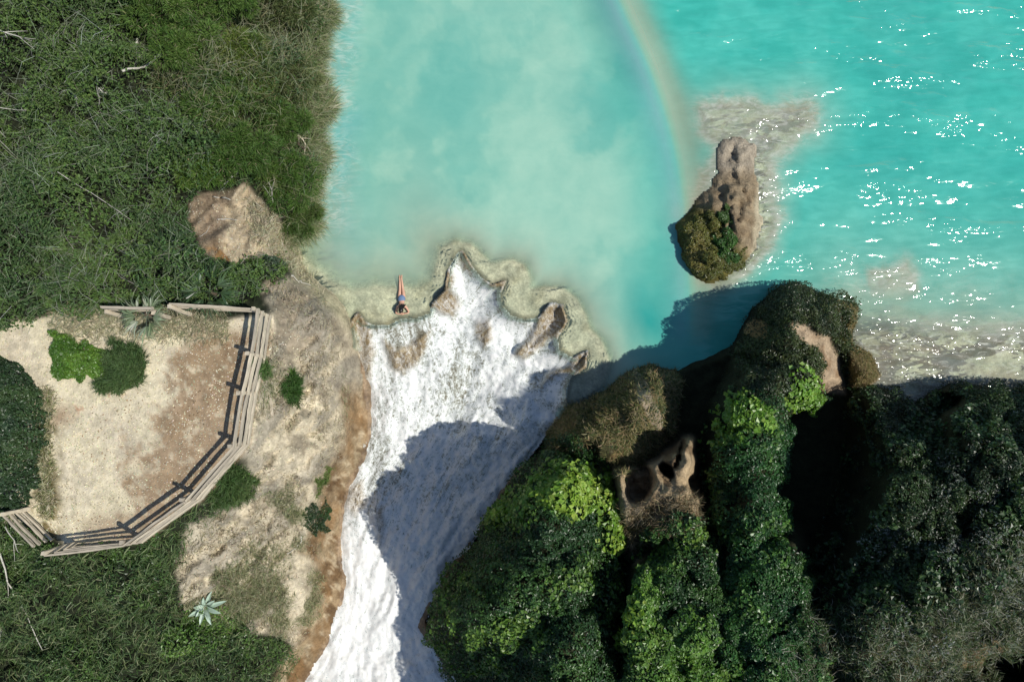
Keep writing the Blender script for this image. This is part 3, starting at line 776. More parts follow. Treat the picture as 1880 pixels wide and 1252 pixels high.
# --- thicket: small dark leaves and thin pale stalks
def thicket_leaves(n_, dens, box, size, cols_a, cols_b, top=1.0, jit=.35, aspect=.5, tilt=.8):
    u, v = pick(dens, n_, box)
    cz = samp(canopy, u, v)
    dp = rng.exponential(.20, len(u))
    p, nn = surf(u, v, np.maximum(cz * top - dp, .03))
    big = fbm(u, v, 120, 3, 111); sm_ = fbm(u, v, 30, 2, 113)
    cc = mixcol(cols_a, cols_b, ss(.38, .62, big * .6 + sm_ * .4))
    V, Fc = leaf_geo(p, nn * .35 + np.array([0, 0, .65]), np.full(len(u), size) * 1.2, aspect, tilt)
    return V, Fc, tint(len(u), cc, jit, 4)
dt_ = 0
dt = d_thick * left_ok * gapf * (1 - .55 * darkgap)
stuff('thicket', [thicket_leaves(165000, dt * (1 - bright * .8), (-300, -240, 620, 610), .10, (.052, .102, .034), (.098, .165, .042)),
                  thicket_leaves(22000, dt * (1 - bright * .8), (-300, -240, 620, 610), .11, (.12, .17, .08), (.09, .14, .05), 1.05, .3, .28)], M_soft,
      'dense dark green thicket laced with pale stalks over the upper left bank')
def stalks(n_, dens, box, length, width, cols, top, spread=1.0, droop=.35, jit=.3, wind=(0, 0), far_top=.15):
    u, v = pick(dens, n_, box)
    cz = samp(canopy, u, v)
    p, nn = surf(u, v, np.maximum(cz * top - rng.exponential(far_top, len(u)), .0))
    ang = rng.uniform(0, 2 * math.pi, len(u)) 
    dr = np.stack([np.cos(ang) * spread + wind[0], np.sin(ang) * spread + wind[1], rng.uniform(.1, .8, len(u))], -1)
    V, Fc = blade_geo(p, dr, np.full(len(u), length), np.full(len(u), width), droop)
    return V, Fc, tint(len(u), cols, jit, 5)
stuff('thicket_stalks', [stalks(15000, dt * (1 - bright * .7), (-300, -240, 620, 610), .50, .018, [(.13, .18, .09), (.11, .17, .07), (.22, .25, .17)], 1.0, far_top=.08),
                         stalks(3600, dt * (1 - bright), (-300, -240, 520, 610), 1.0, .011, [(.34, .36, .30), (.24, .28, .19)], 1.05, far_top=.05)], M_blade,
      'thin pale stalks and runners tangled through the dark thicket')
# --- feathery bright green growth along the river
db = d_thick * left_ok * bright * (.35 + .65 * gapf) * (1 - .6 * darkgap)
stuff('riverside_undergrowth', [stalks(15000, db, (250, -240, 620, 460), .30, .022, [(.05, .10, .02), (.08, .14, .03), (.13, .17, .05), (.17, .17, .08)], .6, .8, .5, far_top=.15),
                      stalks(5000, db, (250, -240, 620, 460), .6, .014, [(.26, .27, .17), (.2, .2, .1)], 1.25, 1.0, .5, far_top=.05)], M_soft,
      'feathery green undergrowth between the riverside trees')
# hanging grass and reeds along the shore
d_shore = ss(-2, 10, dLand) * ss(60, 14, dLand) * ss(470, 430, GV)
stuff('shore_reeds', [stalks(9000, d_shore, (520, -240, 620, 480), .8, .018, [(.16, .21, .08), (.24, .26, .13), (.10, .16, .05), (.36, .35, .23)], .4, 1.0, .5, wind=(.5, -.1)),
                      stalks(6000, ss(-12, 2, dLand) * ss(24, 4, dLand) * ss(460, 430, GV), (520, -240, 630, 470), .7, .02, [(.36, .38, .24), (.22, .28, .15), (.5, .48, .36)], .1, 1.0, .5, wind=(.6, 0))], M_blade,
      'pale and green reeds hanging over the water along the upper left shore')

# --- lower left slope: grass and low weeds
dg = d_glow * left_ok
low = .10 + .55 * ss(.4, .7, dome2) + .25 * dome3
canopy_save = canopy
canopy = low * (0.35 + .65 * ss(0, 50, sdf(GU, GV, GLOW)))
stuff('slope_grass', [stalks(52000, dg * (.4 + .6 * gapf), (-300, 840, 560, 1540), .34, .028, [(.065, .12, .035), (.05, .09, .03), (.10, .15, .05), (.17, .20, .10)], 1.0, .8, .4, far_top=.12)], M_blade,
      'rough dark green grass over the slope below the fence')
def low_leaves(n_, dens, box, size, ca, cb, jit=.3, aspect=.6, tilt=.6, dpth=.1, top=1.0, matn=None):
    u, v = pick(dens, n_, box)
    p, nn = surf(u, v, np.maximum(samp(canopy, u, v) * top - rng.exponential(dpth, len(u)), .02))
    cc = mixcol(ca, cb, ss(.4, .6, fbm(u, v, 60, 3, 121) * .5 + fbm(u, v, 18, 2, 123) * .5))
    V, Fc = leaf_geo(p, nn + np.array([0, 0, .3]), np.full(len(u), size), aspect, tilt)
    return V, Fc, tint(len(u), cc, jit, 4)
weedy = dg * ss(.42, .6, fbm(GU, GV, 90, 3, 131))
stuff('slope_weeds', [low_leaves(42000, weedy, (-300, 840, 560, 1540), .10, (.035, .07, .025), (.085, .16, .035)),
                      low_leaves(3500, ell(GU, GV, 385, 1145, 70, 40) + ell(GU, GV, 330, 1170, 60, 40), (300, 1090, 480, 1220), .10, (.08, .16, .03), (.14, .24, .05))], M_leaf,
      'leafy low weeds spread through the grass of the lower left slope')
# --- dry short grass on the bare bank, greener in patches
canopy = canopy * 0 + .05
d_bare = zone(BARE, 8, 1.2) * left_ok * ss(20, 50, dS)
d_dry = d_bare * ss(.42, .6, fbm(GU, GV, 34, 3, 141))
gr1 = d_bare * np.clip(ss(.53, .64, fbm(GU, GV, 70, 4, 51)) * ss(860, 950, GV) + ell(GU, GV, 470, 1060, 60, 90, .6) + ell(GU, GV, 640, 720, 18, 60, 0) * .8 + ell(GU, GV, 490, 700, 34, 60) * .6, 0, 1)
stuff('dry_grass', [stalks(7000, d_dry, (300, 490, 700, 1280), .20, .018, [(.36, .31, .21), (.27, .23, .15), (.46, .41, .29), (.16, .13, .09)], 1.0, 1.0, .5, far_top=.02),
                    stalks(11000, gr1, (300, 490, 700, 1280), .26, .018, [(.20, .21, .11), (.15, .18, .08), (.34, .32, .20)], 1.0, 1.0, .5, far_top=.02),
                    stalks(2600, zone([(455, 370), (505, 395), (528, 430), (545, 470), (600, 560), (560, 520), (520, 480), (470, 440)], 8), (440, 350, 620, 580), .3, .02, [(.5, .46, .34), (.40, .37, .26), (.3, .28, .18)], 1.0, 1.0, .5, far_top=.02),
                    stalks(4200, ss(24, 4, np.abs(dTerr - 6) * 1.0) * ss(640, 600, GV) * ss(85, 110, GU) * left_ok, (90, 560, 420, 640), .26, .018, [(.42, .38, .25), (.30, .28, .18), (.20, .21, .12)], 1.0, 1.0, .5, far_top=.02),
                    stalks(1800, ss(16, 2, np.abs(GU - 85 - wu)) * ss(700, 740, GV) * ss(960, 930, GV), (50, 680, 130, 960), .26, .022, [(.30, .28, .16), (.16, .18, .07), (.44, .40, .27)], 1.0, 1.0, .5, far_top=.02)], M_blade,
      'short dry grass scattered over the bare bank and the terrace edge')

stuff('gravel', [low_leaves(5200, tz * ss(4, 20, 400 + 0 * GU), (0, 585, 500, 1005), .050, (.50, .45, .34), (.72, .66, .52), .25, .8, .35, .0, .1),
                 low_leaves(500, tz * ss(.5, .62, fbm(GU, GV, 60, 3, 201)), (0, 585, 500, 1005), .06, (.20, .14, .08), (.30, .17, .09), .3, .5, .4, .0, .2),
                 low_leaves(2200, d_bare, (320, 500, 700, 1270), .06, (.38, .34, .26), (.66, .60, .47), .3, .8, .6, .0, .3),
                 low_leaves(900, cl, (345, 340, 550, 500), .07, (.20, .15, .10), (.55, .50, .40), .3, .6, .5, .0, .3)], M_blade,
      'small pale stones and leaf litter strewn over terrace, bank and clearing')
# --- vines over the right cliffs
canopy = (.10 + .34 * ss(.3, .7, dome2) + .35 * (dome3 - .35)).clip(.05, 2)
notrock = (1 - np.clip(path * 1.2, 0, 1)) * (1 - ss(.05, .2, hole))
vA = ss(-3, 6, np.maximum(dA, dA2)) * (dRight > 2)
vA = vA * (1 - .9 * zone([(1140, 860), (1170, 900), (1160, 1000), (1175, 1060), (1150, 1080), (1138, 980)], 8))
vB = ss(-3, 8, dB) * (dRight > 2) * (1 - np.clip((ell(GU, GV, 1095, 822, 46, 26, .3) + ell(GU, GV, 1050, 810, 28, 12)) * 3, 0, .92)) * (1 - .8 * (ell(GU, GV, 1190, 740, 18, 70, -.4) > .05))
vD = ss(-3, 6, np.maximum(dD, dD2)) * (dRight > 2) * notrock * (1 - .8 * (ell(GU, GV, 1390, 606, 26, 24) > .1))
vE = ss(-3, 10, dE) * (dRight > 2) * notrock * (1 - .9 * (ell(GU, GV, 1802, 1200, 50, 24, -.5) > .08))
vF = (dRight > 4) * ss(1000, 1060, GV) * ss(1130, 1160, GU) * notrock * 1.0
pale = ss(1090, 1210, GV + (GU - 1500) * .42 + (n1 - .5) * 160) * ss(1380, 1500, GU)
big_y = np.clip(1.8 * ell(GU + wu, GV + wv, 1065, 905, 110, 44, .1) + 1.3 * ell(GU + wu, GV + wv, 1120, 940, 34, 90) + .9 * ell(GU + wu, GV + wv, 940, 935, 60, 40) + 1.0 * ell(GU + wu, GV + wv, 1150, 1110, 24, 90), 0, 1)
big_y = big_y * vA
yD = np.clip(1.5 * ell(GU + wu, GV + wv, 1350, 760, 70, 44, -.2) + 1.2 * ell(GU + wu, GV + wv, 1470, 720, 40, 44) + .8 * ell(GU + wu, GV + wv, 1310, 790, 30, 40), 0, 1) * vD
patch_y = vA * ss(.52, .66, fbm(GU + wu, GV + wv, 75, 3, 181))
stuff('young_vines', [low_leaves(9000, patch_y * (.3 + .7 * gapf), (790, 860, 1345, 1540), .15, (.075, .15, .028), (.13, .23, .04), .3, .8, .55, .06, 1.15),
                      low_leaves(5000, vD * ss(.52, .66, fbm(GU + wu, GV + wv, 60, 3, 183)) * ss(720, 800, GV), (1280, 700, 1545, 1540), .14, (.06, .14, .03), (.10, .20, .04), .3, .8, .55, .06, 1.15),
                      low_leaves(7000, vE * (1 - pale) * ss(.50, .66, fbm(GU + wu, GV + wv, 90, 3, 187)), (1500, 720, 2160, 1400), .15, (.035, .075, .025), (.06, .11, .035), .35, .8, .6, .06, 1.2)], M_leaf,
      'larger young leaves in loose patches over the creeper on the cliffs')
stuff('cliff_vines', [low_leaves(135000, vA * (.35 + .65 * gapf), (770, 780, 1345, 1540), .105, (.028, .072, .022), (.055, .125, .028), .35, .62, .62, .10),
                      low_leaves(3600, big_y, (850, 840, 1200, 1240), .20, (.13, .24, .03), (.24, .36, .05), .2, .85, .45, .05, 1.25),
                      low_leaves(9000, ell(GU + wu, GV + wv, 1265, 1200, 60, 90) + ell(GU + wu, GV + wv, 1180, 1100, 30, 90) + ell(GU, GV, 1230, 1250, 70, 60), (1100, 960, 1345, 1400), .12, (.07, .16, .025), (.13, .25, .04), .25, .7, .5, .05, 1.1)], M_leaf,
      'glossy green creeper covering the big rounded mound beside the waterfall')
stuff('valley_vines', [low_leaves(42000, vF * (1 - pale * .8) * (1 - np.clip(np.maximum(vA, np.maximum(vD, vE)), 0, 1) * .9) * (.3 + .7 * gapf), (1130, 960, 1600, 1540), .10, (.025, .070, .022), (.055, .13, .030), .35, .6, .62, .10)], M_leaf,
      'creeper filling the hollows between the mounds of the right cliffs')
stuff('ridge_vines', [low_leaves(80000, vD * (.3 + .7 * gapf) * ss(700, 745, GV + 30 * (n1 - .5)), (1280, 600, 1545, 1540), .10, (.025, .085, .025), (.045, .13, .030), .35, .62, .62, .10),
                      low_leaves(26000, vD * ss(760, 715, GV), (1320, 505, 1600, 760), .09, (.030, .050, .018), (.060, .085, .026), .4, .5, .7, .08),
                      low_leaves(3400, yD, (1280, 680, 1530, 840), .17, (.12, .24, .03), (.20, .34, .05), .2, .85, .45, .05, 1.2)], M_leaf,
      'glossy green creeper along the narrow ridge in the middle of the right cliffs')
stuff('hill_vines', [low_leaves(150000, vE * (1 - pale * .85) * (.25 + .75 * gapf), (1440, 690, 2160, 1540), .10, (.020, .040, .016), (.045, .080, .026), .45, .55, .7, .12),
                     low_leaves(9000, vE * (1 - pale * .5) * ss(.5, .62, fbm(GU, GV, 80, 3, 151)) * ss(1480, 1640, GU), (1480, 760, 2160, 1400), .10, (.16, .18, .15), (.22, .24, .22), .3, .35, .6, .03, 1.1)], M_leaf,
      'very dark shrubby cover over the large shaded mound at the right edge')
stuff('pale_hill_grass', [stalks(60000, np.maximum(vE, vF) * pale, (1380, 860, 2160, 1540), .30, .020, [(.16, .18, .10), (.24, .25, .17), (.09, .13, .05), (.30, .30, .24), (.07, .11, .04)], 1.0, .8, .4, wind=(.25, .3), far_top=.1),
                          low_leaves(1, vE, (1700, 800, 2000, 1200), .05, (.1, .1, .1), (.1, .1, .1))[:3]][:1], M_blade,
      'silvery pale grass over the low foot of the mound in the lower right corner')
canopy = canopy * 0 + .04
stuff('knoll_grass', [stalks(16000, vB, (990, 660, 1265, 890), .22, .022, [(.26, .20, .09), (.17, .17, .06), (.34, .27, .15), (.10, .12, .04)], 1.0, 1.0, .5, far_top=.02),
                      low_leaves(12000, vB * ss(.46, .6, fbm(GU, GV, 50, 3, 161)), (990, 660, 1265, 890), .075, (.030, .055, .018), (.07, .11, .03), .4, .5, .7, .03)[0:3] and
                      stalks(3000, ss(-2, 6, dK) * (1 - path) * (dRight > 2), (1520, 540, 1625, 720), .14, .02, [(.20, .15, .06), (.13, .12, .04), (.26, .19, .09)], 1.0, 1.0, .6, far_top=.01),
                      stalks(3600, ss(-2, 8, dC) * ss(900, 960, GV + (GU - 1200) * .3) * (dRight > 2), (1130, 840, 1320, 1060), .34, .018, [(.16, .12, .06), (.26, .21, .13), (.08, .07, .035)], 1.0, 1.0, .6, far_top=.02)], M_blade,
      'brown and olive tufts on the bare knoll and knobs of the right cliffs')
stuff('knoll_moss', [low_leaves(14000, vB * ss(.46, .6, fbm(GU, GV, 50, 3, 161)), (990, 660, 1265, 890), .075, (.030, .055, .018), (.07, .11, .03), .4, .5, .7, .03),
                     low_leaves(5000, vB * (ell(GU, GV, 1185, 690, 60, 26) + ell(GU, GV, 1225, 730, 30, 60)), (1110, 660, 1265, 800), .08, (.05, .09, .03), (.08, .11, .06), .3, .5, .6, .03)], M_leaf,
      'low dark green plants over the knoll between waterfall lip and river')

# ------------------------------------------------------------------ separate plants
def tube(path, radii, sides=5):
    path = np.asarray(path, float); n_ = len(path)
    V = []
    for i in range(n_):
        d = path[min(i + 1, n_ - 1)] - path[max(i - 1, 0)]; d = d / (np.linalg.norm(d) + 1e-9)
        a_ = np.cross(d, [0.2, .1, 1.0]); a_ = a_ / (np.linalg.norm(a_) + 1e-9); b_ = np.cross(d, a_)
        for s in range(sides):
            an = 2 * math.pi * s / sides
            V.append(path[i] + radii[i] * (math.cos(an) * a_ + math.sin(an) * b_))
    V.append(path[0]); V.append(path[-1])
    Fc = []
    for i in range(n_ - 1):
        for s in range(sides):
            s2 = (s + 1) % sides
            q = [i * sides + s, i * sides + s2, (i + 1) * sides + s2, (i + 1) * sides + s]
            Fc += [[q[0], q[1], q[2]], [q[0], q[2], q[3]]]
    for s in range(sides):
        s2 = (s + 1) % sides
        Fc += [[n_ * sides, s2, s], [n_ * sides + 1, (n_ - 1) * sides + s, (n_ - 1) * sides + s2]]
    return np.array(V), np.array(Fc)
def tubes(list_):
    V, Fc, o_ = [], [], 0
    for pth, rad in list_:
        a_, b_ = tube(pth, rad); V.append(a_); Fc.append(b_ + o_); o_ += len(a_)
    return np.concatenate(V), np.concatenate(Fc)
def ground(u, v):
    return samp(P, np.array([float(u)]), np.array([float(v)]))[0]
def wiggle(a_, b_, n_=6, amp_=.05):
    a_ = np.asarray(a_, float); b_ = np.asarray(b_, float)
    ts = np.linspace(0, 1, n_)[:, None]
    p = a_ * (1 - ts) + b_ * ts
    j = rng.normal(0, amp_, (n_, 3)); j[0] = 0
    return p + np.cumsum(j, 0) * .6

def tree(u, v, r, h, nleaf, ca, cb, label, group=None, name='riverside_tree', size=.075, aspect=.26, blades=True, lobes=15):
    g0 = ground(u, v); root = empty(name, g0); tag(root, label, 'tree', group)
    top = g0 + np.array([0, 0, h])
    tb_ = [(wiggle(g0 - [0, 0, .15], g0 + [rng.normal(0, .1), rng.normal(0, .1), h * .62], 6, .05), np.linspace(.11, .05, 6))]
    mesh_obj('trunk', *tubes(tb_), M_bark, root)
    cs, rs, br = [], [], []
    for i in range(lobes):
        an = i * 2.4 + rng.random(); rr = r * (.2 + .72 * rng.random()) if i else 0
        c_ = g0 + np.array([math.cos(an) * rr, math.sin(an) * rr, h * (.62 + .38 * rng.random()) - .25 * (rr / r) ** 2 * h])
        cs.append(c_); rs.append(r * rng.uniform(.22, .46))
        br.append((wiggle(g0 + [0, 0, h * rng.uniform(.2, .55)], c_, 5, .04), np.linspace(.04, .012, 5)))
    mesh_obj('branches', *tubes(br), M_bark, root)
    per = nleaf // lobes; pr = []
    for c_, r_ in zip(cs, rs):
        d = unit(rng.normal(0, 1, (per, 3))); d[:, 2] = np.abs(d[:, 2]) * .9 - .15
        rad = r_ * (1 - rng.exponential(.12, per)).clip(.2, 1.0) * rng.uniform(.85, 1.12, per)
        p = c_ + d * rad[:, None] * np.array([1, 1, .75])
        cc = mixcol(ca, cb, rng.random(per) * .5 + rng.random() * .5)
        dry = rng.random(per) < .04; cc[dry] = (.24, .23, .13)
        if blades:
            out_ = unit(d + rng.normal(0, .45, (per, 3)) + np.array([.15, -.2, .0]))
            V, Fc = blade_geo(p, out_, np.full(per, size * 3.0), np.full(per, size * .34), .5); pr.append((V, Fc, tint(per, cc, .3, 5)))
        else:
            V, Fc = leaf_geo(p, d + [0, 0, .4], np.full(per, size), aspect, .6); pr.append((V, Fc, tint(per, cc, .3, 4)))
    V, Fc, Cc = cat(pr)
    mesh_obj('crown', V, Fc, M_soft, root, Cc, False)
    return root
GA, GB = (.052, .115, .022), (.125, .200, .042)
TG = 'feathery bright green trees along the upper left shore'
for (u, v, r, h, lb, ca, cb) in [
        (330, 40, 1.5, 2.0, 'feathery green tree at the top edge, leftmost of the bright riverside crowns', GA, GB),
        (450, 30, 1.5, 1.9, 'feathery green tree at the top edge, second from the left', GA, GB),
        (550, 40, 1.1, 1.3, 'olive green crown at the top edge, next to the water', (.07, .10, .03), (.13, .16, .06)),
        (380, 125, 1.3, 1.9, 'bright green crown just right of the fallen white branch', GA, GB),
        (480, 140, 1.5, 1.9, 'yellowish green crown in the middle of the riverside trees', (.07, .12, .02), (.15, .20, .04)),
        (558, 165, 1.0, 1.2, 'olive green crown leaning to the water above the dark bare branch', (.08, .12, .04), (.15, .17, .07)),
        (430, 215, 1.3, 1.7, 'bright green crown below the yellowish one, above a dark hollow', GA, GB),
        (530, 250, 1.2, 1.5, 'dense green crown beside the brown dead branches', GA, (.09, .15, .03)),
        (470, 300, 1.1, 1.6, 'green crown directly above the bare brown clearing', (.04, .09, .018), (.09, .16, .03)),
        (545, 345, 1.1, 1.4, 'lush green crown on the shore below the brown dead branches', GA, (.10, .17, .03)),
        (560, 405, .85, 1.1, 'lowest green crown on the shore, overhanging the pale shallows', (.045, .09, .02), (.10, .15, .035)),
        (395, 320, 1.0, 1.1, 'small yellow-green crown at the upper left rim of the clearing', GA, (.12, .19, .03))]:
    tree(u, v, r * .95, h, 7200 if r > 1.2 else 5200, ca, cb, lb, TG)

def shrub(name, outline, hgt, n_, size, ca, cb, label, cat_='shrub', blades=False, cell=.35, aspect=.6, mat=None, group=None, tilt=.6):
    us = [p[0] for p in outline]; vs = [p[1] for p in outline]
    cu, cv = sum(us) / len(us), sum(vs) / len(vs)
    g0 = ground(cu, cv); root = empty(name, g0); tag(root, label, cat_, group)
    u = rng.uniform(min(us) - 8, max(us) + 8, n_ * 4); v = rng.uniform(min(vs) - 8, max(vs) + 8, n_ * 4)
    wj = (fbm(u, v, 16, 4, 171) - .5) * 34
    d = sdf(u + wj, v + wj[::-1] * 0 + wj, outline); k_ = d > 0
    u, v, d = u[k_][:n_], v[k_][:n_], d[k_][:n_]
    top = hgt * np.sin(np.clip(d / 22, 0, 1) * 1.57) * (.55 + .7 * fbm(u, v, 26, 2, 173)) + .04
    p, nn = surf(u, v, np.maximum(top - rng.exponential(.12, len(u)) * min(1, hgt * 1.5), .02))
    cc = mixcol(ca, cb, ss(.35, .65, fbm(u, v, 30, 3, 177)) * .7 + rng.random(len(u)) * .3)
    if blades:
        ang = rng.uniform(0, 6.28, len(u))
        V, Fc = blade_geo(p, np.stack([np.cos(ang), np.sin(ang), rng.uniform(.3, 1.2, len(u))], -1), np.full(len(u), size), np.full(len(u), size * .08), .5)
        Cc = tint(len(u), cc, .3, 5)
    else:
        V, Fc = leaf_geo(p, nn + [0, 0, .3], np.full(len(u), size), aspect, tilt); Cc = tint(len(u), cc, .3, 4)
    mesh_obj('foliage', V, Fc, mat or M_leaf, root, Cc, False)
    st_ = []
    for i in range(7):
        an = rng.random() * 6.28; ln = hgt * .8
        st_.append((wiggle(g0 - [0, 0, .05], g0 + [math.cos(an) * ln, math.sin(an) * ln, hgt * .6], 5, .03), np.linspace(.03, .008, 5)))
    mesh_obj('stems', *tubes(st_), M_bark, root)
    return root
shrub('broadleaf_shrub', [(-60, 640), (0, 655), (45, 678), (75, 715), (92, 750), (90, 800), (74, 850), (66, 900), (50, 935), (0, 945), (-60, 945)], 1.3, 34000, .115, (.030, .060, .028), (.060, .105, .040),
      'large dark green broad-leaved shrub at the left edge of the terrace')
shrub('leafy_shrub', [(103, 612), (130, 618), (150, 628), (190, 640), (212, 652), (210, 680), (198, 702), (165, 690), (140, 695), (106, 700)], .5, 7500, .085, (.055, .13, .020), (.12, .23, .030),
      'bright green low shrub on the pale terrace ground')
shrub('grassy_shrub', [(200, 650), (215, 630), (245, 628), (266, 645), (272, 680), (262, 705), (238, 718), (205, 716), (178, 712), (195, 690)], .4, 5200, .26, (.050, .095, .028), (.085, .14, .045),
      'dull dark green shrub on the terrace, touching the bright one', blades=True, mat=M_blade)
shrub('grass_tuft', [(470, 660), (482, 656), (494, 665), (492, 685), (478, 692), (470, 680)], .3, 700, .3, (.06, .12, .03), (.10, .18, .05),
      'small green tuft against the outer side of the fence, below its second post', 'grass tuft', True, mat=M_blade)
shrub('grass_tuft', [(535, 672), (545, 690), (556, 700), (558, 725), (548, 742), (534, 745), (526, 725), (522, 705), (530, 690)], .35, 1700, .3, (.04, .095, .02), (.08, .16, .03),
      'tall dark green tuft standing alone on the bare bank', 'grass tuft', True, mat=M_blade)
shrub('grass_tuft', [(410, 868), (428, 850), (445, 862), (472, 872), (470, 888), (440, 915), (405, 935), (385, 930)], .35, 3200, .3, (.05, .10, .025), (.10, .15, .05),
      'wide green tuft outside the bend of the fence', 'grass tuft', True, mat=M_blade)
shrub('grass_tuft', [(618, 858), (612, 880), (585, 905), (574, 908), (580, 890), (600, 870)], .2, 900, .24, (.08, .14, .03), (.14, .21, .05),
      'narrow yellow-green strip of grass on the rim of the wet rock', 'grass tuft', True, mat=M_blade)
shrub('hanging_bush', [(570, 935), (585, 922), (602, 915), (602, 945), (595, 975), (580, 985), (565, 972), (562, 955)], .35, 2600, .09, (.018, .045, .015), (.035, .075, .02),
      'small very dark bush in a hollow of the bank beside the wet rock', aspect=.4)
shrub('round_bush', [(485, 478), (505, 472), (522, 480), (524, 500), (512, 515), (492, 512), (482, 498)], .55, 3000, .08, (.035, .06, .035), (.06, .09, .05),
      'small round grey-green bush at the lower right rim of the clearing')
IG = 'bushes on the rock islet'
shrub('islet_bush', [(1258, 408), (1285, 388), (1308, 385), (1322, 420), (1315, 470), (1292, 505), (1270, 500), (1252, 465), (1249, 430)], .14, 6500, .085, (.13, .14, .03), (.22, .20, .06),
      'yellow-olive bush over the left flank of the rock islet', group=IG)
shrub('islet_bush', [(1318, 378), (1334, 374), (1343, 385), (1340, 405), (1325, 412), (1314, 400)], .22, 1300, .085, (.06, .12, .03), (.09, .16, .04),
      'small round dark green bush, topmost on the rock islet', group=IG)
shrub('islet_bush', [(1322, 425), (1340, 415), (1352, 440), (1348, 465), (1335, 480), (1318, 470), (1308, 445)], .26, 2800, .09, (.045, .12, .025), (.08, .17, .035),
      'fresh dark green bush in the centre of the rock islet', group=IG)
shrub('islet_bush', [(1270, 480), (1300, 470), (1345, 475), (1365, 450), (1374, 455), (1350, 490), (1312, 512), (1280, 508)], .14, 4200, .08, (.10, .12, .03), (.18, .17, .05),
      'low mossy bush along the bottom end of the rock islet', group=IG)

# fan palms and agave
def frond_geo(root, tip_dir, n_leaf, rad, spread=2.2, droop=.5, wid=.035):
    """a palm fan: leaflets from the end of the stalk"""
    pr = []
    td = unit(np.array(tip_dir, float)); sd = unit(np.cross(td, [0, 0, 1]))
    ang = np.linspace(-spread / 2, spread / 2, n_leaf)
    pet = root + td * rad * .55
    d = np.cos(ang)[:, None] * td + np.sin(ang)[:, None] * sd
    V, Fc = blade_geo(np.repeat(pet[None], n_leaf, 0), d, np.full(n_leaf, rad), np.full(n_leaf, wid), droop)
    V2, F2 = tube([root, (root + pet) / 2 + [0, 0, .03], pet], [.014, .011, .008], 3)
    return V, Fc, V2, F2
def palm(u, v, h, nf, rad, cols, label, dirs=None, z_=None, n_leaf=22, cat_='palm', wid=.04):
    g0 = ground(u, v); root = empty('fan_palm', g0); tag(root, label, cat_)
    mesh_obj('trunk', *tubes([(wiggle(g0 - [0, 0, .1], g0 + [0, 0, h], 5, .02), np.linspace(.10, .07, 5))]), M_bark, root)
    crown = g0 + np.array([0, 0, h])
    for i in range(nf):
        an = dirs[i] if dirs else i * 2 * math.pi / nf + rng.normal(0, .15)
        V, Fc, V2, F2 = frond_geo(crown, (math.cos(an), math.sin(an), rng.uniform(.05, .5)), n_leaf, rad * rng.uniform(.85, 1.15), rng.uniform(1.6, 2.4), .6, wid)
        c_ = np.array(cols[i % len(cols)])
        Vv = np.concatenate([V, V2]); Ff = np.concatenate([Fc, F2 + len(V)])
        Cc = np.concatenate([tint(len(V) // 5, c_[None].repeat(len(V) // 5, 0), .22, 5), np.repeat(c_[None] * .8, len(V2), 0)])
        mesh_obj('frond', Vv, Ff, M_leaf, root, Cc, False)
    return root
palm(352, 468, 1.1, 7, .62, [(.035, .07, .03), (.06, .10, .045)], 'dark fan palm with drooping fronds at the left rim of the clearing')
palm(412, 545, 1.0, 9, .75, [(.06, .11, .05), (.09, .14, .07), (.04, .08, .03)], 'fan palm with long green fronds above the right end of the upper fence')
palm(300, 588, .9, 8, .62, [(.22, .27, .18), (.16, .21, .12), (.30, .33, .24)], 'pale grey-green fan palm growing over the broken upper fence')
def agave():
    g0 = ground(380, 1113); root = empty('agave', g0); tag(root, 'pale blue-green agave rosette on the slope below the fence', 'agave')
    n_ = 15
    for i in range(n_):
        an = i * 2.399 + .3; el_ = .18 + .75 * (i / n_) ** 1.3
        L_ = .78 * (1 - .45 * (i / n_)) * rng.uniform(.85, 1.1); W_ = .085
        d = np.array([math.cos(an) * math.cos(el_), math.sin(an) * math.cos(el_), math.sin(el_)]); sd = np.array([-math.sin(an), math.cos(an), 0])
        up = np.cross(sd, d) * -1; up = up if up[2] > 0 else -up
        prof = [(0, .45), (.2, .7), (.45, 1.0), (.7, .8), (.88, .4), (1.0, .03)]
        V, Fc = [], []
        for q, (t_, w_) in enumerate(prof):
            c_ = g0 + [0, 0, .05] + d * L_ * t_ - np.array([0, 0, 1]) * .10 * t_ ** 2.5
            ww = W_ * w_
            V += [c_ - sd * ww + up * ww * .55, c_ + up * 0, c_ + sd * ww + up * ww * .55, c_ - up * (.03 * w_ + .004)]
        for q in range(len(prof) - 1):
            a_ = q * 4; b_ = a_ + 4
            for s, e in ((0, 1), (1, 2), (2, 3), (3, 0)):
                Fc += [[a_ + s, a_ + e, b_ + e], [a_ + s, b_ + e, b_ + s]]
        mesh_obj('leaf', np.array(V), np.array(Fc), M_agave, root, None, False)
M_agave = plain_mat('agave_skin', (.36, .47, .37), .45, .45, .14, 9, None, .05)
agave()

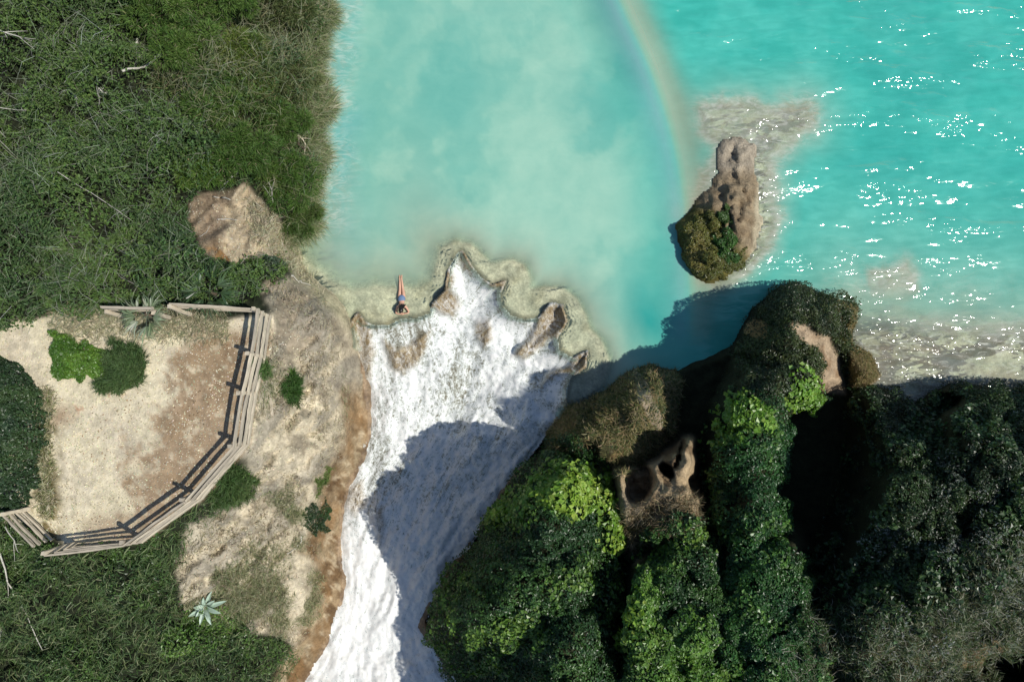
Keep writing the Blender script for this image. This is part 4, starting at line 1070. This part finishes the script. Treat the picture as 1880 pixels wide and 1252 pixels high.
# ------------------------------------------------------------------ fence
def board(p0, p1, wd, ht, seed=0, taper=.0, n_=7, rough_=.006, up=(0, 0, 1)):
    """rough sawn timber: chamfered section, wandering edges; local X runs along it"""
    r_ = np.random.default_rng(seed)
    p0 = np.asarray(p0, float); p1 = np.asarray(p1, float)
    L_ = np.linalg.norm(p1 - p0); x = (p1 - p0) / L_
    y = np.cross(up, x); y /= np.linalg.norm(y) + 1e-9; z = np.cross(x, y)
    c_ = .22
    sec = np.array([(-1 + c_, -1), (1 - c_, -1), (1, -1 + c_), (1, 1 - c_), (1 - c_, 1), (-1 + c_, 1), (-1, 1 - c_), (-1, -1 + c_)])
    V = []
    bow = r_.normal(0, .012, 2)
    for i in range(n_):
        t_ = i / (n_ - 1); s = 1 - taper * t_ 
        for (a_, b_) in sec:
            V.append([L_ * t_ + (r_.normal(0, .012) if i in (0, n_ - 1) else 0), a_ * wd * .5 * s + bow[0] * math.sin(3.14 * t_) + r_.normal(0, rough_), b_ * ht * .5 * s + bow[1] * math.sin(3.14 * t_) + r_.normal(0, rough_)])
    Fc = []
    for i in range(n_ - 1):
        for s in range(8):
            s2 = (s + 1) % 8
            q = [i * 8 + s, i * 8 + s2, (i + 1) * 8 + s2, (i + 1) * 8 + s]
            Fc += [[q[0], q[3], q[2]], [q[0], q[2], q[1]]]
    for s in range(1, 7):
        Fc += [[0, s, s + 1], [(n_ - 1) * 8, (n_ - 1) * 8 + s + 1, (n_ - 1) * 8 + s]]
    R_ = Matrix((Vector(x), Vector(y), Vector(z))).transposed().to_4x4()
    return np.array(V), np.array(Fc), Matrix.Translation(Vector(p0)) @ R_
def board_obj(name, p0, p1, wd, ht, root, mat, seed=0, **kw):
    V, Fc, M = board(p0, p1, wd, ht, seed, **kw)
    o = mesh_obj(name, V, Fc, mat, None, None, False)
    if root is not None:
        o.parent = root; o.matrix_local = Matrix.Translation(-Vector(root.location)) @ M
    else: o.matrix_world = M
    return o
def fence(name, label, posts, hs, h, lean, post_w=.13, rail=(.055, .17), skip=(), mat=None, zbase=4.5, thick=None):
    mat = mat or M_wood
    pts = [at(u, v, zbase) for u, v in posts]
    root = empty('wooden_fence', pts[0]); tag(root, label, 'fence')
    tops = []
    for i, p in enumerate(pts):
        ln = np.array([lean[i][0], lean[i][1], h])
        tops.append(p + ln)
        if i in skip: continue
        board_obj('post', p - ln * .12, p + ln * 1.04, post_w, post_w * .9, root, mat, 50 + i, up=(1, 0, .1), taper=.06)
    for i in range(len(pts) - 1):
        for j, hh in enumerate(hs):
            a_ = pts[i] + (tops[i] - pts[i]) * (hh / h); b_ = pts[i + 1] + (tops[i + 1] - pts[i + 1]) * (hh / h)
            dd = (b_ - a_) / np.linalg.norm(b_ - a_)
            nrm_ = np.cross(dd, [0, 0, 1]); nrm_ /= np.linalg.norm(nrm_)
            offs = nrm_ * (post_w * .5 + rail[0] * .5 + .004)
            a2 = a_ - offs - dd * .03 + [0, 0, rng.normal(0, .012)]; b2 = b_ - offs + dd * (.03 + .02 * (j % 2)) + [0, 0, rng.normal(0, .012)]
            sc = thick[i] if thick else 1
            board_obj('rail', a2, b2, rail[0], rail[1] * rng.uniform(.85, 1.15) * sc, root, mat, 100 + i * 10 + j, taper=rng.uniform(0, .12))
    return root
fence('wooden_fence', 'grey weathered timber fence curving round the right and lower side of the terrace',
      [(494, 582), (484, 656), (468, 722), (454, 812), (371, 911), (265, 988), (140, 997)], [.12, .42, .76, 1.12], 1.22,
      [(0, .10), (0, .05), (0, .0), (0, -.02), (.0, .10), (.05, .16), (-.1, 0)], rail=(.055, .15), thick=[1, 1, 1.1, 1.2, 1.25, .8])
fence('wooden_fence', 'straight timber fence along the upper side of the terrace, half hidden by a palm',
      [(352, 578), (488, 586)], [.7, .95, 1.15], 1.22, [(-.05, .1), (0, .1)], skip=(1,))
fence('wooden_fence', 'broken log fence end at the upper left of the terrace, left of the pale palm',
      [(234, 582), (312, 584)], [.75, 1.05], .9, [(-.1, .05), (0, .05)], rail=(.10, .22), skip=())
fence('wooden_fence', 'thin-railed timber fence section running to the big shrub at the lower left of the terrace',
      [(104, 984), (52, 934)], [.1, .32, .54, .76], .85, [(-.1, -.05), (-.1, .0)], rail=(.06, .09), skip=(0,))
# loose timber and branches
def loose(name, label, cat_, pts, rad, mat, z_=None, lift=.05, sides=5, twigs=0):
    pp_ = [ground(u, v) + [0, 0, lift + (dz if len_ > 2 else 0)] for (u, v, *r_) in pts for len_ in (len(r_) + 2,) for dz in (r_[0] if r_ else 0,)]
    path_ = []
    for i in range(len(pp_) - 1):
        for t_ in (0, .33, .66): path_.append(pp_[i] * (1 - t_) + pp_[i + 1] * t_ + rng.normal(0, rad * .5, 3))
    path_.append(pp_[-1])
    n_ = len(path_)
    lst = [(path_, np.linspace(rad, rad * .45, n_))]
    o = mesh_obj(name, *tubes(lst), mat, None, None, True)
    lo = Vector(pp_[0]); 
    for vtx in o.data.vertices: vtx.co -= lo
    o.location = lo
    tag(o, label, cat_)
    tw = []
    for i in range(twigs):
        k_ = rng.integers(1, n_ - 1); a_ = np.array(path_[k_]); dr = np.array(path_[-1]) - np.array(path_[0]); dr = dr / np.linalg.norm(dr)
        e = a_ + dr * rng.uniform(.2, .6) + rng.normal(0, .22, 3) * [1, 1, .4]
        tw.append((wiggle(a_, e, 4, .02), np.linspace(rad * .5, rad * .2, 4)))
    for pth_, rad_ in tw:
        V, Fc = tube(pth_, rad_)
        t2 = mesh_obj('twig', V - np.array(lo), Fc, mat, None); t2.parent = o
    return o
p0 = ground(498, 730) + [0, 0, .10]; p1 = ground(502, 772) + [0, 0, .06]
o = board_obj('loose_plank', p0, p1, .09, .03, None, M_wood, 5); tag(o, 'loose grey plank lying on the bare bank right of the fence', 'plank')
loose('stick', 'pale straight stick on the bank beside the upper end of the fence', 'stick', [(496, 641), (512, 634), (522, 630)], .025, M_wood2)
loose('driftwood', 'broken white driftwood at the upper edge of the bare bank near the water', 'driftwood', [(536, 505), (545, 513), (556, 521)], .05, M_wood2, lift=.1, twigs=4)
loose('driftwood', 'bleached curved root on the bank above the wet rock', 'driftwood', [(555, 984), (552, 998), (540, 1008), (528, 1015)], .035, M_wood2, lift=.08)
loose('stick', 'short white stick in the upper part of the brown clearing', 'stick', [(392, 363), (404, 364)], .03, M_wood2)
loose('stick', 'thick short stick at the top of the clearing, right of the white one', 'stick', [(411, 363), (424, 368)], .04, M_wood2)
loose('stick', 'long stick lying across the middle of the clearing, white at one end', 'stick', [(400, 404), (418, 403), (436, 405)], .03, M_wood2)
loose('stick', 'thin curved stick in the lower part of the clearing', 'stick', [(368, 436), (380, 428), (386, 416)], .015, M_wood2)
loose('dead_branch', 'dark bare branch reaching out over the turquoise water', 'branch', [(560, 243, .3), (585, 238, .5), (602, 232, .6)], .03, M_bark, lift=.6, twigs=4)
loose('dead_branch', 'brown dead branch in the tangle on the shore, upper one', 'branch', [(540, 245, .2), (565, 268, .3), (580, 290, .2)], .045, M_wood, lift=.7, twigs=6)
loose('dead_branch', 'reddish brown dead branch in the tangle on the shore, touching the water', 'branch', [(558, 275, .2), (580, 300, .2), (597, 316, .1)], .055, M_bark, lift=.5, twigs=6)
CB = 1.7
for (lb, pts, r_) in [
        ('long white fallen branch lying on the thicket', [(259, 160), (285, 138), (318, 118)], .05),
        ('short white forked branch above the long white one', [(262, 80), (268, 100), (272, 120)], .045),
        ('white branch pointing left beside the forked one', [(190, 86), (225, 92)], .03),
        ('pale dead branch at the far left of the thicket, curved', [(2, 232), (18, 250), (25, 275)], .03),
        ('pale dead branch in the left middle of the thicket', [(155, 185), (170, 200), (182, 212)], .04),
        ('thin pale branch lying level in the left thicket', [(55, 102), (92, 100)], .03),
        ('thin upright pale branch near the top left corner', [(98, 5), (95, 30), (91, 50)], .025),
        ('long thin runner crossing the thicket from the left edge', [(0, 206), (40, 212), (76, 218)], .02),
        ('slender curved white runner low in the left thicket', [(30, 70), (32, 110), (45, 140)], .02),
        ('white twiggy branch in the middle of the thicket', [(215, 210), (228, 198), (240, 205)], .03),
        ('long thin straight runner low in the thicket', [(175, 350), (215, 378), (262, 415)], .018),
        ('thin pale branch at the top of the brown clearing', [(418, 345), (432, 330), (450, 322)], .03),
        ('thin pale branch right of the clearing', [(508, 380), (514, 362), (510, 350)], .022)]:
    cz = canopy_save
    pts = [(u, v, float(samp(cz, np.array([float(u)]), np.array([float(v)]))[0]) * .9) for u, v in pts]
    loose('dead_branch', lb, 'branch', pts, r_, M_wood2, lift=.18, twigs=5 if r_ > .025 else 2)
GLB = [('long pale runner drooping across the lower left slope', [(20, 990), (40, 1060), (75, 1120), (100, 1180)], .03),
       ('thin pale runner at the lower left edge', [(5, 1060), (15, 1110), (28, 1150)], .02),
       ('pale runner hanging below the left end of the fence', [(35, 960), (50, 985), (58, 1005)], .02)]
for lb, pts, r_ in GLB:
    loose('dead_branch', lb, 'branch', [(u, v, .1) for u, v in pts], r_, M_wood2, lift=.45, twigs=3)
# ------------------------------------------------------------------ the bather
def bather():
    base = at(738, 549, 0.0)
    S = 1.0
    hd = at(737, 570, 0) - at(733.5, 507, 0); hd = hd / np.linalg.norm(hd)          # feet -> head
    fw = Vector(hd); rt = Vector((0, 0, 1)).cross(fw) * -1
    root = empty('person', base)
    tag(root, 'person in blue swimwear lying face down in shallow water, propped on both elbows', 'person')
    M = Matrix((rt, fw, Vector((0, 0, 1)))).transposed()
    # x right, y towards the head, z up; metres
    J = {'pelvis': (0, 0, .06, .125, .085), 'waist': (0, .18, .09, .105, .08), 'chest': (0, .33, .17, .13, .09), 'neck0': (0, .45, .27, .055, .055), 'neck': (0, .49, .31, .05, .05),
         'head0': (0, .53, .35, .075, .085), 'head1': (0, .60, .36, .085, .095), 'chin': (0, .63, .27, .04, .04), 'nose': (0, .70, .32, .02, .02)}
    for sx, q in ((-1, 'l'), (1, 'r')):
        J['hip' + q] = (sx * .09, -.05, .05, .095, .085); J['thigh' + q] = (sx * .085, -.24, .03, .075, .07); J['knee' + q] = (sx * .06, -.45, .01, .055, .052)
        J['calf' + q] = (sx * .055, -.60, .03, .052, .05); J['ankle' + q] = (sx * .04, -.84, .04, .032, .032); J['heel' + q] = (sx * .04, -.89, .06, .034, .03); J['ball' + q] = (sx * .045, -.99, .02, .038, .022); J['toe' + q] = (sx * .045, -1.05, .01, .026, .015)
        J['sho' + q] = (sx * .17, .36, .20, .062, .06); J['uarm' + q] = (sx * .23, .47, .12, .045, .045); J['elb' + q] = (sx * .285, .60, .05, .038, .038)
        J['fore' + q] = (sx * .19, .64, .06, .034, .034); J['wri' + q] = (sx * .09, .655, .07, .024, .022); J['palm' + q] = (sx * .035, .66, .075, .032, .018)
        for f_ in range(4):
            J['f%d%s' % (f_, q)] = (sx * .0, .645 + .018 * f_, .09 + .004 * f_, .010, .010); J['g%d%s' % (f_, q)] = (-sx * (.035 + .006 * (f_ % 3)), .638 + .020 * f_, .085, .008, .008)
        J['th' + q] = (sx * .03, .625, .085, .011, .011); J['ti' + q] = (-sx * .0, .612, .095, .009, .009)
    Ed = [('pelvis', 'waist'), ('waist', 'chest'), ('chest', 'neck0'), ('neck0', 'neck'), ('neck', 'head0'), ('head0', 'head1'), ('head1', 'chin'), ('head1', 'nose')]
    for q in 'lr':
        Ed += [('pelvis', 'hip' + q), ('hip' + q, 'thigh' + q), ('thigh' + q, 'knee' + q), ('knee' + q, 'calf' + q), ('calf' + q, 'ankle' + q), ('ankle' + q, 'heel' + q), ('heel' + q, 'ball' + q), ('ball' + q, 'toe' + q),
               ('chest', 'sho' + q), ('sho' + q, 'uarm' + q), ('uarm' + q, 'elb' + q), ('elb' + q, 'fore' + q), ('fore' + q, 'wri' + q), ('wri' + q, 'palm' + q), ('wri' + q, 'th' + q), ('th' + q, 'ti' + q)]
        for f_ in range(4): Ed += [('palm' + q, 'f%d%s' % (f_, q)), ('f%d%s' % (f_, q), 'g%d%s' % (f_, q))]
    names = list(J); ix = {k_: i for i, k_ in enumerate(names)}
    me = bpy.data.meshes.new('body')
    me.from_pydata([J[k_][:3] for k_ in names], [(ix[a_], ix[b_]) for a_, b_ in Ed], [])
    body = bpy.data.objects.new('body', me); COL.objects.link(body)
    md = body.modifiers.new('skin', 'SKIN')
    for i, k_ in enumerate(names):
        sv_ = me.skin_vertices[0].data[i]; sv_.radius = J[k_][3:5]; sv_.use_root = (k_ == 'pelvis')
    sb = body.modifiers.new('sub', 'SUBSURF'); sb.levels = 1; sb.render_levels = 2
    bpy.context.view_layer.update()
    dg = bpy.context.evaluated_depsgraph_get()
    m2 = bpy.data.meshes.new_from_object(body.evaluated_get(dg))
    body.modifiers.clear(); body.data = m2; m2.name = 'body'
    m2.materials.clear(); m2.materials.append(M_skin)
    for p_ in m2.polygons: p_.use_smooth = True
    M4 = M.to_4x4()
    def put(o):
        o.parent = root; o.matrix_local = M4
    put(body)
    def loft(name, rings, mat, seg=14):
        V, Fc = [], []
        for (cx, cy, cz, rx, rz) in rings:
            for s in range(seg):
                an = 2 * math.pi * s / seg; V.append((cx + rx * math.cos(an), cy, cz + rz * math.sin(an)))
        for i in range(len(rings) - 1):
            for s in range(seg):
                s2 = (s + 1) % seg; q = [i * seg + s, i * seg + s2, (i + 1) * seg + s2, (i + 1) * seg + s]
                Fc += [[q[0], q[1], q[2]], [q[0], q[2], q[3]]]
        V.append(rings[0][:3]); V.append(rings[-1][:3])
        for s in range(seg):
            s2 = (s + 1) % seg; Fc += [[len(V) - 2, s2, s], [len(V) - 1, (len(rings) - 1) * seg + s, (len(rings) - 1) * seg + s2]]
        o = mesh_obj(name, np.array(V), np.array(Fc), mat, None); put(o); return o
    loft('swim_briefs', [(0, -.15, .065, .06, .085), (0, -.10, .075, .135, .092), (0, -.02, .078, .165, .088), (0, .07, .085, .150, .084), (0, .10, .085, .135, .080)], M_suit)
    loft('swim_top', [(0, .29, .155, .140, .098), (0, .34, .18, .150, .102), (0, .37, .20, .135, .095)], M_top)
    # hair: a cap over the skull and locks falling to the left shoulder
    V, Fc, seg, rg = [], [], 14, 8
    for i in range(rg + 1):
        ph = math.pi * i / rg
        for s in range(seg):
            an = 2 * math.pi * s / seg
            r_ = 1 + .05 * math.sin(7 * an + i)
            V.append((.108 * r_ * math.sin(ph) * math.cos(an), .575 + .112 * r_ * math.sin(ph) * math.sin(an) - .02, .395 + .105 * math.cos(ph) * r_))
    for i in range(rg):
        for s in range(seg):
            s2 = (s + 1) % seg; q = [i * seg + s, i * seg + s2, (i + 1) * seg + s2, (i + 1) * seg + s]
            Fc += [[q[0], q[2], q[1]], [q[0], q[3], q[2]]]
    hair = mesh_obj('hair', np.array(V), np.array(Fc), M_hair, None); put(hair)
    lk = []
    for i in range(16):
        x0 = -.08 + .010 * i
        lk.append(([(x0, .52, .45), (x0 * 1.3 - .02, .42, .36), (x0 * 1.6 - .05, .34 + rng.normal(0, .02), .29), (x0 * 1.7 - .06, .27 + rng.normal(0, .03), .25)], [.022, .022, .017, .006]))
    V, Fc = tubes(lk); hl = mesh_obj('hair_lock', V, Fc, M_hair, None); put(hl)
bather()

# ------------------------------------------------------------------ rainbow in the spray
arc = [(1075, -110), (1125, -40), (1160, 40), (1192, 110), (1222, 190), (1244, 270), (1258, 350), (1266, 430), (1271, 510), (1273, 590), (1270, 650)]
arc = np.array(arc, float)
ts = np.linspace(0, 1, 90); ti_ = np.linspace(0, 1, len(arc))
au = np.interp(ts, ti_, arc[:, 0]); av = np.interp(ts, ti_, arc[:, 1])
kk = np.ones(9) / 9
au2 = au.copy(); au2[4:-4] = np.convolve(au, kk, 'valid'); au = au2
tu = np.gradient(au); tv = np.gradient(av); ln = np.hypot(tu, tv); nu, nv = -tv / ln, tu / ln     # towards the inside
NB = 25; Vr, At, Al = [], [], []
for i in range(90):
    for j in range(NB):
        s = j / (NB - 1); off = (.5 - s) * 150
        z_ = .03 + (.5 + .25 * math.sin(s * math.pi)) * float(ss(260, 60, av[i]))
        Vr.append(at(au[i] + nu[i] * -off * -1, av[i] + nv[i] * off, z_)); At.append(s); 
        Al.append(.92 * ss(1.0, .9, ts[i]) * (.62 + .38 * ss(.75, .2, ts[i])) * (1.0 if ts[i] < .98 else 0))
ii = np.arange(90 * NB).reshape(90, NB)
fc = np.stack([ii[:-1, :-1], ii[1:, :-1], ii[1:, 1:], ii[:-1, 1:]], -1).reshape(-1, 4)
mt, n, out = new_mat('rainbow_light')
ta = attr(n, 'band').outputs['Fac']; al = attr(n, 'strength').outputs['Fac']
colr = ramp(n, ta, [(0.0, (.20, .50, .48, 1)), (.22, (.30, .52, .58, 1)), (.36, (.42, .56, .66, 1)), (.44, (.34, .66, .60, 1)), (.49, (.50, .62, .42, 1)), (.55, (.56, .52, .36, 1)), (.66, (.42, .36, .24, 1)), (.8, (.26, .30, .22, 1)), (1, (.12, .3, .26, 1))])
alr = ramp(n, ta, [(0, (0, 0, 0, 1)), (.28, (.22,) * 3 + (1,)), (.46, (.40,) * 3 + (1,)), (.56, (.48,) * 3 + (1,)), (.70, (.42,) * 3 + (1,)), (.86, (.16,) * 3 + (1,)), (1, (0, 0, 0, 1))])
dfr = nd(n, 'ShaderNodeBsdfDiffuse'); n.links.new(colr, dfr.inputs[0])
tpr = nd(n, 'ShaderNodeBsdfTransparent')
mxr = nd(n, 'ShaderNodeMixShader'); n.links.new(mth(n, 'MULTIPLY', alr, al), mxr.inputs[0]); n.links.new(tpr.outputs[0], mxr.inputs[1]); n.links.new(dfr.outputs[0], mxr.inputs[2])
n.links.new(mxr.outputs[0], out.inputs[0])
rb = mesh_obj('rainbow', np.array(Vr), fc, mt, None, None, True, {'band': ('FLOAT', At), 'strength': ('FLOAT', Al)})
tag(rb, 'faint rainbow arc in the spray above the turquoise river', 'rainbow')
